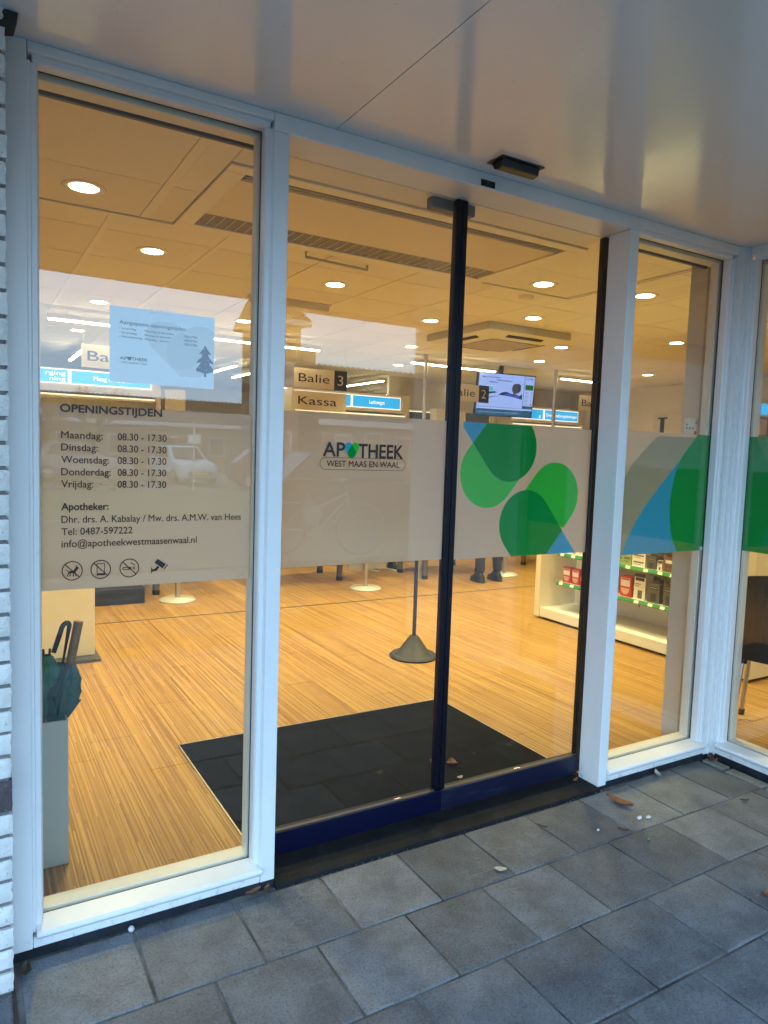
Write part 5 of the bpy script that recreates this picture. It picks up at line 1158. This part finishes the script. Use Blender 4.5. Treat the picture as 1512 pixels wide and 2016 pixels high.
wc = thing('wall_cabinet', 'pinkish wall unit with blue backlit signs at the right edge', 'cabinet', (8.2, 3.2, 0))
mb = MB(); mb.box(7.75, 8.6, 3.1, 3.5, 0.001, 2.02); mb.build('carcass', plain('wood_pink', (0.36, 0.17, 0.11), 0.5), wc)
mb = MB(); mb.box(7.70, 8.6, 3.06, 3.5, 2.0205, 2.22); mb.build('header', CREAM, wc)
for a in (7.90, 8.07, 8.24): mb = MB(); mb.box(a, a + .13, 3.045, 3.0595, 2.045, 2.17); mb.build('sign_panel', SIGNB, wc)
mb = MB(); mb.box(7.98, 8.10, 3.0, 3.0995, 1.80, 1.98); tag(mb.build('carton', PWHITE, None, 0.003), 'cream carton standing in front of the pinkish wall unit', 'box')

# people --------------------------------------------------------------------------
def person(label, loc, rz, trouser, top_c, shoe_c, sole_c, height=1.74, stride=0.0):
    p = thing('person', label, 'person', loc, None, 0.0)
    s = height / 1.74
    J = {'pel': (0, 0, .95), 'waist': (0, .01, 1.08), 'chest': (0, .0, 1.30), 'neck': (0, .01, 1.47), 'head': (0, -.02, 1.58), 'crown': (0, -.015, 1.70),
         'hipL': (-.10, 0, .92), 'kneeL': (-.115, -.02, .50), 'ankL': (-.125, .02 + stride, .09), 'hipR': (.10, 0, .92), 'kneeR': (.115, -.02, .50), 'ankR': (.125, .02 - stride, .09),
         'shL': (-.18, 0, 1.40), 'elL': (-.23, -.02, 1.13), 'wrL': (-.20, -.20, 1.02), 'haL': (-.17, -.28, 1.01), 'shR': (.18, 0, 1.40), 'elR': (.23, -.02, 1.13), 'wrR': (.20, -.20, 1.02), 'haR': (.17, -.28, 1.01)}
    E_ = [('pel','waist'),('waist','chest'),('chest','neck'),('neck','head'),('head','crown'),('pel','hipL'),('hipL','kneeL'),('kneeL','ankL'),('pel','hipR'),('hipR','kneeR'),('kneeR','ankR'),('chest','shL'),('shL','elL'),('elL','wrL'),('wrL','haL'),('chest','shR'),('shR','elR'),('elR','wrR'),('wrR','haR')]
    rad = {'pel': .14, 'waist': .135, 'chest': .15, 'neck': .055, 'head': .085, 'crown': .06, 'hipL': .095, 'hipR': .095, 'kneeL': .068, 'kneeR': .068, 'ankL': .058, 'ankR': .058, 'shL': .075, 'shR': .075, 'elL': .05, 'elR': .05, 'wrL': .034, 'wrR': .034, 'haL': .032, 'haR': .032}
    ks = list(J); me = bpy.data.meshes.new('body'); me.from_pydata([tuple(q * s for q in J[k2]) for k2 in ks], [(ks.index(a), ks.index(b)) for a, b in E_], [])
    o = bpy.data.objects.new('tmp', me); COL.objects.link(o); m1 = o.modifiers.new('skin', 'SKIN'); m2 = o.modifiers.new('sub', 'SUBSURF'); m2.levels = 2
    for i2, k2 in enumerate(ks): v = me.skin_vertices[0].data[i2]; v.radius = (rad[k2] * s, rad[k2] * s * .85); v.use_root = (k2 == 'pel')
    dg = bpy.context.evaluated_depsgraph_get(); dg.update(); m3 = bpy.data.meshes.new_from_object(o.evaluated_get(dg)); bpy.data.objects.remove(o)
    m3.materials.clear()
    for mm in (trouser, top_c, SKINM): m3.materials.append(mm)
    for f in m3.polygons:
        z = f.center.z / s; f.use_smooth = True
        f.material_index = 2 if (z > 1.50 or (f.center.y / s < -.22 and .9 < z < 1.15)) else (1 if z > .93 else 0)
    rot = Matrix.Rotation(rz, 4, 'Z')
    m3.transform(rot); b = link('body', m3, p)
    fn = lambda x, y, z: tuple(Vector(loc) + rot @ Vector((x * s, y * s, z * s)))
    for sx, st in ((-.125, stride), (.125, -stride)):
        prof = []
        mb = MB(fn)
        vs = []; n_ = 16
        for lv, (zz, sc) in enumerate(((.022, 1.0), (.05, .98), (.085, .80), (.12, .55))):
            for k2 in range(n_):
                th = 2 * math.pi * k2 / n_; yy = math.sin(th); ln_ = .155 if yy < 0 else .085
                cut = 1.0 if lv < 2 else (.62 if yy < 0 else 1.0)
                vs.append((sx + .05 * sc * math.cos(th), .0 + st + ln_ * yy * sc * cut, zz))
        fs = [tuple(range(n_))[::-1], tuple(3 * n_ + k2 for k2 in range(n_))]
        for lv in range(3):
            for k2 in range(n_): fs.append((lv*n_+k2, lv*n_+(k2+1) % n_, (lv+1)*n_+(k2+1) % n_, (lv+1)*n_+k2))
        mb.add(vs, fs); shp = mb.build('shoe', shoe_c, p, smooth=True)
        mb = MB(fn); vs = []
        for zz in (.002, .0215):
            for k2 in range(n_): th = 2 * math.pi * k2 / n_; yy = math.sin(th); vs.append((sx + .053 * math.cos(th), st + (.160 if yy < 0 else .09) * yy, zz))
        mb.add(vs, [tuple(range(n_))[::-1], tuple(range(n_, 2 * n_))] + [(k2, (k2+1) % n_, n_ + (k2+1) % n_, n_ + k2) for k2 in range(n_)]); mb.build('sole', sole_c, shp)
    mb = MB(fn); mb.lathe([(.0, .115), (.06, .10), (.092, .055), (.098, .0), (.09, -.05)], (0, .005, 1.645), 16); mb.build('hair', plain('hair_dark', (.03, .02, .015), .6) if 'hair_dark' not in MATS else MATS['hair_dark'], p, smooth=True)
    return p
SKINM = plain('skin', (0.50, 0.30, 0.21), 0.5)
JEAN = plain('dark_trousers', (0.025, 0.025, 0.028), 0.85, var=0.25, scale=30, bmp=0.3); COAT = plain('dark_coat', (0.03, 0.032, 0.04), 0.8, bmp=0.3); SHOEB = plain('shoe_black', (0.014, 0.013, 0.013), 0.45); SOLEW = plain('sole_white', (0.7, 0.68, 0.62), 0.6)
GREYT = plain('grey_trousers', (0.10, 0.10, 0.11), 0.85)
person('person in dark trousers and black shoes standing at the counter', (4.99, 4.28, 0), R(180), JEAN, COAT, SHOEB, SHOEB)
person('person in black sneakers with white soles behind the counter', (4.22, 5.40, 0), R(10), GREYT, PWHITE, SHOEB, SOLEW, 1.68, 0.06)
# potted plant on the counter beside the mullion
pt = thing('potted_plant', 'small spiky plant seen over the frosted band beside the mullion', 'plant', (3.0, 6.2, 1.7))
mb = MB(); mb.lathe([(.05, 0), (.07, .12), (.064, .12), (.05, .02)], (3.02, 6.3, 1.7605), 16); mb.build('pot', CREAM, pt)
mb = MB(); mb.box(2.75, 3.35, 6.2, 6.5, 0.0, 1.76); tag(mb.build('tall_cupboard', CREAM, None, 0.004), 'tall cream cupboard behind the second counter carrying the plant', 'cupboard')
for k2 in range(9):
    a = 2 * math.pi * k2 / 9; mb = MB(); mb.tube([(3.02, 6.3, 1.86), (3.02 + .05 * math.cos(a), 6.3 + .05 * math.sin(a), 1.97), (3.02 + .14 * math.cos(a), 6.3 + .14 * math.sin(a), 2.03 + .02 * (k2 % 3))], [.008, .009, .001], 5); mb.build('leaf', plain('plant_green', (.03, .06, .02), .6) if 'plant_green' not in MATS else MATS['plant_green'], pt)

# =================================================================== litter on the paving
def leaf_obj(label, x, y, z, ln_, wd, rz, mat, curl=0.006, cat='leaf', name='fallen_leaf'):
    o_ = []; n_ = 7; vs = []; fs = []
    r2 = random.Random(int(x * 1000) + int(y * 777)); m = Matrix.Rotation(R(rz), 3, 'Z')
    for k2 in range(n_ + 1):
        f_ = k2 / n_; w_ = wd * math.sin(math.pi * min(.98, f_ * .93 + .04)) ** .8
        for s_ in (-1, 0, 1):
            v = m @ Vector(((f_ - .5) * ln_, s_ * w_ / 2 * (1 + r2.uniform(-.2, .2)), curl * (abs(s_) * .8 + (2 * f_ - 1) ** 2) + .0015)); vs.append((x + v.x, y + v.y, z + v.z))
    for k2 in range(n_):
        for s_ in range(2): a = k2 * 3 + s_; fs.append((a, a + 3, a + 4, a + 1))
    n0_ = len(vs); vs += [(v[0], v[1], v[2] + .0009) for v in vs]; fs += [tuple(n0_ + q for q in f[::-1]) for f in fs]
    mb = MB(); mb.add(vs, fs); return tag(mb.build(name, mat, None, smooth=True), label, cat, 'litter by the door')
leaf_obj('large curled brown leaf on the slab right of the post', 2.155, -0.130, 0.002, .125, .045, -80, LEAFB, .012)
leaf_obj('pale dry leaf lying on the slab in front of the doors', 1.398, -0.274, 0.002, .045, .026, -30, LEAFG, .003)
leaf_obj('dark seed pod on the slab before the right door', 1.729, -0.127, 0.002, .035, .012, -60, LEAFD, .004)
leaf_obj('dark seed pod by the joint right of the doors', 1.994, -0.288, 0.002, .045, .012, -50, LEAFD, .004)
leaf_obj('small fresh green leaf on the paving at the right', 2.026, -0.381, 0.002, .016, .009, 10, LEAFGR, .002)
leaf_obj('crumpled brown leaf on the doormat at the meeting stiles', 1.675, 0.52, 0.008, .085, .055, 20, LEAFB, .016)
leaf_obj('second brown leaf piece on the doormat right of the stile', 1.735, 0.475, 0.008, .06, .045, 70, LEAFB, .012)
leaf_obj('small tan leaf on the doormat edge', 1.682, 0.346, 0.008, .03, .022, 0, LEAFG, .005)
leaf_obj('brown leaf scrap at the foot of the mullion', 0.60, -0.008, 0.004, .055, .022, 10, LEAFB, .006)
leaf_obj('small brown scrap at the threshold corner', 0.645, -0.010, 0.004, .03, .016, 40, LEAFB, .006)
leaf_obj('brown leaf scrap by the bottom of the right door', 2.12, 0.085, 0.0135, .04, .02, 15, LEAFB, .006)
leaf_obj('yellow-green leaf leaning below the narrow window sill', 2.52, -0.03, 0.003, .045, .024, 70, LEAFG, .012)
leaf_obj('dark leaf scrap in the corner by the edging stones', 2.90, -0.03, 0.008, .06, .03, 35, LEAFD, .012)
leaf_obj('brown leaf scrap wedged in the corner of the frames', 2.885, -0.05, 0.006, .05, .025, 100, LEAFB, .014)
leaf_obj('dark leaf on the paving near the right edge', 2.66, -0.36, 0.002, .04, .016, -30, LEAFD, .004)
leaf_obj('brown leaf at the right edge of the paving', 2.10, -0.80, 0.002, .04, .022, 20, LEAFB, .005)
leaf_obj('thin dry leaf low at the right edge', 2.06, -0.93, 0.002, .04, .012, -40, LEAFD, .004)
leaf_obj('dark scrap at the foot of the brick pier', -0.055, -0.055, 0.0, .05, .025, 80, LEAFD, .012)
for (lab, x, y, sx, sy) in (('scrap of white tissue right of the big leaf', 2.128, -0.255, .020, .014), ('second scrap of white tissue beside the first', 2.165, -0.268, .024, .010), ('tiny white paper flake left of the leaf', 1.904, -0.246, .012, .006)):
    mb = MB(); r2 = random.Random(int(x * 999)); mb.lathe([(0, 0), (sx * .6, .002), (sx * .5, .006), (0, .009)], (0, 0, 0), 9)
    mb.v = [(v[0] * (1 + r2.uniform(-.3, .3)) + x, v[1] * sy / sx * (1 + r2.uniform(-.3, .3)) + y, v[2] * (1 + r2.uniform(-.4, .4)) + .002) for v in mb.v]; tag(mb.build('tissue_scrap', TISSUE), lab, 'paper scrap', 'litter by the door')
mb = MB(); mb.lathe([(0, 0), (.008, .002), (.0095, .007), (.006, .013), (0, .015)], (0.224, -0.010, 0.001), 12); tag(mb.build('pebble', TISSUE, None, smooth=True), 'white pebble at the joint below the left window sill', 'pebble')
# crumbs and grit in the joints
gr = MB(); r2 = random.Random(11)
for k2 in range(420):
    if k2 < 170: x = r2.uniform(0.0, 2.2); y = -0.016 + r2.gauss(0, .006)
    elif k2 < 230: x = r2.uniform(2.2, 2.93); y = -0.02 + r2.gauss(0, .012)
    elif k2 < 280: x = 2.90 + r2.gauss(0, .03); y = -0.05 + r2.gauss(0, .05)
    else: x = r2.uniform(0.0, 2.8); y = r2.uniform(-1.2, -.02)
    s_ = r2.uniform(.0008, .0032) * (1 if k2 < 280 else .6); a = r2.uniform(0, 3)
    if x > 2.92: continue
    gr.add([(x - s_, y - s_ * .6, .0006), (x + s_, y - s_ * .5, .0006), (x + s_ * .3, y + s_, .0006), (x, y, .0006 + s_)], [(0, 1, 3), (1, 2, 3), (2, 0, 3), (0, 2, 1)])
tag(gr.build('grit', plain('grit', (0.16, 0.14, 0.11), 0.9, var=0.6, scale=200)), 'fine grit and crumbs scattered along the joints', 'grit', None, 'stuff')

# =================================================================== street behind the camera (seen in the glass)
gm = MB(); gm.box(-40, 60, -21.0, -11.5, -0.11, 0.02); tag(gm.build('grass', GRASS), 'strip of rough grass verge across the street', 'grass', None, 'stuff')
st_ = MB(); st_.box(-40, 60, -11.2, -6.2, -0.11, -0.02); struct(st_.build('road', plain('asphalt', (0.05, 0.05, 0.052), 0.85, var=0.2, scale=5, bmp=0.3)))
kb = MB(); kb.box(-40, 60, -11.45, -11.25, -0.1, 0.07); struct(kb.build('kerb', plain('kerb_concrete', (0.30, 0.30, 0.29), 0.8)))
lot = MB(); lot.box(-40, 60, -37.0, -21.05, -0.11, 0.0); struct(lot.build('car_park', plain('car_park_paving', (0.13, 0.125, 0.12), 0.9)))
RT = plain('roof_tiles', (0.07, 0.055, 0.05), 0.8, var=0.3, scale=4); BW = plain('house_brick', (0.22, 0.15, 0.11), 0.9, var=0.2, scale=3); WTRIM = plain('white_trim', (0.50, 0.50, 0.50), 0.5); DGL = plain('dark_pane', (0.03, 0.035, 0.04), 0.1)
def house(label, x0, x1, y, depth, eave, ridge, wins):
    h = thing('house', label, 'house', ((x0 + x1) / 2, y - depth / 2, 0), 'houses across the street')
    mb = MB(); mb.box(x0, x1, y - depth, y, -0.1, eave); mb.build('wall', BW, h)
    ym = y - depth / 2; mb = MB(); mb.prism([(y + .35, eave - .05), (y + .35, eave + .08), (ym, ridge), (y - depth - .35, eave + .08), (y - depth - .35, eave - .05)], 'x', x0 - .3, x1 + .3); rf_ = mb.build('roof', RT, h)
    k2 = 0; xx = x0 - .3
    tl = MB()
    while xx < x1 + .2:
        tl.tube([(xx + .12, y + .36, eave + .12), (xx + .12, ym, ridge + .04)], .06, 5); xx += .3
    tl.build('tile_courses', RT, rf_)['kind'] = 'stuff'
    mb = MB(); mb.box(x0 - .3, x1 + .3, y + .351, y + .40, eave - .14, eave + .10); mb.build('fascia', WTRIM, h)
    for (a, b, c_, d) in wins:
        mb = MB(); mb.box(a, b, y + .001, y + .05, c_, d); w_ = mb.build('window', WTRIM, h)
        mb = MB(); mb.box(a + .09, b - .09, y + .0505, y + .056, c_ + .09, d - .09); mb.build('pane', DGL, w_)
    mb = MB(); mb.box(x0 + 1, x0 + 1.6, ym - .3, ym + .3, ridge - .4, ridge + .7); mb.build('chimney', BW, rf_)
    return h
house('brick bungalow with white fascia reflected in the left door', 12.3, 19.5, -24, 9, 2.65, 5.5, ((12.9, 13.7, .9, 2.2), (14.3, 15.2, .3, 2.3), (15.8, 16.6, .9, 2.2), (17.2, 18.0, .9, 2.2)))
house('long low house reflected low in the left window', 1.0, 16.5, -42, 9, 2.8, 4.6, ((2, 3, .9, 2.1), (4.2, 5.4, .9, 2.1), (7, 8, .9, 2.1), (10, 11, .9, 2.1), (13, 14, .9, 2.1)))
house('house reflected at the left jamb with sloping roof', -9.0, 2.2, -30, 9, 2.7, 4.6, ((-6, -4.6, .9, 2.2), (-2, -.8, .9, 2.2)))
house('tall narrow brick house reflected beside the mullion', 9.9, 11.3, -24, 3, 6.4, 7.4, ((10.2, 11.0, 1, 2.2), (10.2, 11.0, 3.6, 4.9)))
house('house reflected in the narrow right window', 21, 34, -18, 9, 2.8, 6.0, ((23, 24.2, .9, 2.2), (27, 28.2, .9, 2.2)))
def car(label, loc, rz, paint):
    m = Matrix.Translation(Vector(loc)) @ Matrix.Rotation(rz, 4, 'Z'); fn = lambda x, y, z: tuple(m @ Vector((x, y, z)))
    c_ = thing('car', label, 'car', loc, 'cars parked across the street')
    # cross-sections along y (front at -y): (y, half width bottom, half width belt, z bottom, z belt)
    secs = [(-1.80, .62, .60, .30, .62), (-1.70, .74, .72, .24, .74), (-1.30, .80, .78, .20, .86), (-.75, .82, .80, .20, .95), (.6, .82, .80, .20, .98), (1.4, .80, .78, .22, 1.0), (1.72, .74, .72, .28, .95), (1.78, .66, .64, .36, .8)]
    mb = MB(fn); vs = []; fs = []
    for (y, wb, wt, zb, zt) in secs: vs += [(-wb * .9, y, zb), (-wb, y, zb + .15), (-wb, y, (zb + zt) / 2), (-wt, y, zt - .06), (-wt * .88, y, zt), (wt * .88, y, zt), (wt, y, zt - .06), (wb, y, (zb + zt) / 2), (wb, y, zb + .15), (wb * .9, y, zb)]
    n_ = 10
    for i2 in range(len(secs) - 1):
        for k2 in range(n_): fs.append((i2*n_+k2, i2*n_+(k2+1) % n_, (i2+1)*n_+(k2+1) % n_, (i2+1)*n_+k2))
    fs += [tuple(range(n_))[::-1], tuple((len(secs)-1)*n_ + k2 for k2 in range(n_))]
    mb.add(vs, fs); bd = mb.build('body', paint, c_, smooth=True)
    mb = MB(fn); cab = [(-.80, .70, .92), (-.15, .60, 1.42), (.3, .60, 1.46), (1.1, .58, 1.42), (1.60, .66, .97)]
    vs = []; fs = []
    for (y, w_, z) in cab: vs += [(-w_, y, z), (w_, y, z)]
    base = [(-.80, .72, .90), (1.62, .68, .95)]
    for i2 in range(len(cab) - 1): fs.append((2*i2, 2*i2+1, 2*i2+3, 2*i2+2))
    n0_ = len(vs); vs += [(-.74, -.80, .90), (.74, -.80, .90), (.70, 1.62, .93), (-.70, 1.62, .93)]
    fs += [(0, 2, 4, 6, 8, n0_ + 3, n0_), (1, n0_ + 1, n0_ + 2, 9, 7, 5, 3), (0, n0_, n0_ + 1, 1), (8, 9, n0_ + 2, n0_ + 3), (n0_, n0_ + 3, n0_ + 2, n0_ + 1)]
    mb.add(vs, fs); mb.build('cabin', paint, c_, 0.03)
    mb = MB(fn); mb.add([(-.60, -.77, .975), (.60, -.77, .975), (.50, -.20, 1.40), (-.50, -.20, 1.40)], [(0, 1, 2, 3)]); mb.v = [(v[0], v[1] - .012, v[2] + .012) for v in mb.v]; mb.build('windscreen', DGL, c_)
    for s_ in (-1, 1):
        mb = MB(fn); mb.add([(s_ * .735, -.45, 1.0), (s_ * .715, 1.2, 1.02), (s_ * .615, .95, 1.38), (s_ * .625, -.05, 1.38)], [(0, 1, 2, 3)]); mb.build('side_window', DGL, c_)
        mb = MB(fn); mb.lathe([(0, -.03), (.13, -.02), (.14, .03), (0, .05)], (s_ * .56, -1.70, .66), 14, 'y'); mb.build('headlight', plain('headlamp', (.6, .62, .65), .1) if 'headlamp' not in MATS else MATS['headlamp'], c_)
        for y in (-1.12, 1.15):
            mb = MB(fn); mb.lathe([(0, -.1), (.26, -.1), (.31, -.06), (.31, .06), (.26, .1), (0, .1)], (s_ * .74, y, .31), 20, 'x'); wh = mb.build('wheel', RUBBER, c_, smooth=True)
            mb = MB(fn); mb.lathe([(0, -.104), (.19, -.104), (.19, .104), (0, .104)], (s_ * .742, y, .31), 16, 'x'); mb.build('rim', ALU, wh)
    mb = MB(fn); mb.box(-.45, .45, -1.825, -1.79, .36, .52); mb.build('grille', BLACK, c_); mb = MB(fn); mb.box(-.26, .26, -1.845, -1.826, .40, .50); mb.build('number_plate', plain('plate_yellow', (.7, .5, .05), .5) if 'plate_yellow' not in MATS else MATS['plate_yellow'], c_)
    return c_
car('white small hatchback facing the shop, reflected in the left window', (7.1, -25.8, 0.02), R(172), plain('car_white', (0.50, 0.50, 0.50), 0.25))
car('grey hatchback reflected faintly behind the opening hours', (3.6, -26.5, 0.02), R(100), plain('car_grey', (0.25, 0.26, 0.27), 0.3))
car('dark red car reflected beside the white hatchback', (9.6, -21.9, 0.02), R(100), plain('car_red', (0.18, 0.03, 0.025), 0.3))
car('dark car reflected behind the bicycle', (6.4, -10.0, -0.02), R(95), plain('car_dark', (0.03, 0.03, 0.035), 0.25))
# bicycle
bk_ = thing('bicycle', 'city bicycle parked by the street, reflected in the left door', 'bicycle', (4.05, -6.45, 0))
bm_ = Matrix.Translation(Vector((4.05, -6.5, -0.007))) @ Matrix.Rotation(R(18), 4, 'Z'); bf = lambda x, y, z: tuple(bm_ @ Vector((x, y, z)))
BF = plain('bike_frame', (0.30, 0.31, 0.32), 0.35, 0.4); 
for cx in (-.55, .55):
    mb = MB(bf); pts = [(cx + .33 * math.cos(2*math.pi*k2/32), 0, .35 + .33 * math.sin(2*math.pi*k2/32)) for k2 in range(33)]; mb.tube(pts, .019, 8); wh = mb.build('wheel', RUBBER, bk_, smooth=True)
    mb = MB(bf)
    for k2 in range(14): a = 2*math.pi*k2/14; mb.tube([(cx, .02 * (-1) ** k2, .35), (cx + .32 * math.cos(a), 0, .35 + .32 * math.sin(a))], .0018, 4)
    mb.build('spokes', ALU, wh); mb = MB(bf); pts = [(cx + .37 * math.cos(R(20 + 150 * k2 / 12)), 0, .35 + .37 * math.sin(R(20 + 150 * k2 / 12))) for k2 in range(13)]; mb.tube(pts, .014, 6); mb.build('mudguard', BF, wh, smooth=True)
mb = MB(bf)
for a, b in (((-.55, 0, .35), (-.05, 0, .33)), ((-.05, 0, .33), (-.18, 0, .82)), ((-.05, 0, .33), (.36, 0, .80)), ((-.55, 0, .35), (-.17, 0, .76)), ((.36, 0, .72), (.55, 0, .35)), ((.33, 0, 1.0), (.38, 0, .70)), ((-.15, 0, .62), (.34, 0, .86))): mb.tube([a, b], .017, 8)
mb.build('frame_tubes', BF, bk_, smooth=True)
mb = MB(bf); mb.tube([(.20, -.28, 1.04), (.30, -.24, 1.07), (.34, 0, 1.04), (.30, .24, 1.07), (.20, .28, 1.04)], .013, 8); mb.build('handlebar', ALU, bk_, smooth=True)
mb = MB(bf); mb.prism([(-.32, -.10), (-.32, .10), (-.10, .05), (.0, .015), (.0, -.015), (-.10, -.05)], 'z', .87, .93); mb.build('saddle', BLACK, bk_, 0.015)
mb = MB(bf); mb.tube([(-.18, 0, .80), (-.20, 0, .88)], .013, 8); mb.build('seat_post', ALU, bk_)
mb = MB(bf); mb.box(-.82, -.30, -.07, .07, .715, .73); mb.build('luggage_rack', BF, bk_)
mb = MB(bf); mb.lathe([(0, -.012), (.09, -.01), (.09, .01), (0, .012)], (-.05, .03, .33), 20, 'y'); mb.build('chainring', ALU, bk_)
# bare winter tree and hedge
def tree(label, x, y, h):
    t_ = thing('bare_tree', label, 'tree', (x, y, 0)); r2 = random.Random(int(x * 31)); mb = MB(); mb.tube([(x, y, -.1), (x + .05, y, h * .3)], [.16, .12], 8); mb.build('trunk', plain('bark', (.06, .05, .04), .9) if 'bark' not in MATS else MATS['bark'], t_)
    mb = MB()
    def br(p, d, ln_, r, lv):
        q = p + d * ln_; mb.tube([p, q], [r, r * .6], 5)
        if lv == 0: return
        for _ in range(4):
            d2 = (d + Vector((r2.uniform(-.8, .8), r2.uniform(-.8, .8), r2.uniform(-.1, .6)))).normalized(); br(p + d * ln_ * r2.uniform(.5, 1), d2, ln_ * .62, r * .55, lv - 1)
    for k2 in range(5):
        a = 2 * math.pi * k2 / 5; br(Vector((x + .05, y, h * .29)), Vector((math.cos(a) * .6, math.sin(a) * .6, .9)).normalized(), h * .26, .07, 3)
    mb.build('crown', MATS['bark'], t_)
tree('bare winter tree reflected above the opening hours heading', 5.2, -34.8, 5.5); tree('second bare tree reflected near the notice', 2.9, -35.5, 4.6)
hg = MB(); r2 = random.Random(5)
for k2 in range(2600):
    x = r2.uniform(-6, 4.6); y = -20.6 + r2.uniform(-.35, .35); z = r2.uniform(0.0, .55); s_ = .07; a = Vector((r2.uniform(-1, 1), r2.uniform(-1, 1), r2.uniform(-1, 1))).normalized() * s_; b = Vector((r2.uniform(-1, 1), r2.uniform(-1, 1), r2.uniform(-1, 1))).normalized() * s_
    p = Vector((x, y, z)); hg.add([p, p + a, p + a + b, p + b], [(0, 1, 2, 3)])
hgt = thing('hedge', 'low winter hedge across the grass verge, reflected in the left window', 'hedge', (1.5, -20.6, 0)); me_h = bpy.data.meshes.new('foliage'); me_h.from_pydata([tuple(Vector(v) - hgt.location) for v in hg.v], [], hg.f); me_h.materials.append(plain('hedge_green', (.05, .07, .03), .8, var=.4, scale=10)); link('foliage', me_h, hgt)
sp_ = thing('sign_post', 'parking sign on a thin post reflected in front of the white hatchback', 'sign post', (6.35, -21.4, 0))
mb = MB(); mb.lathe([(.03, -.1), (.03, 2.3)], (6.35, -21.4, 0), 10); mb.build('post', ALU, sp_, smooth=True); mb = MB(); mb.box(6.13, 6.57, -21.36, -21.34, 1.55, 1.85); mb.build('plate', WTRIM, sp_)
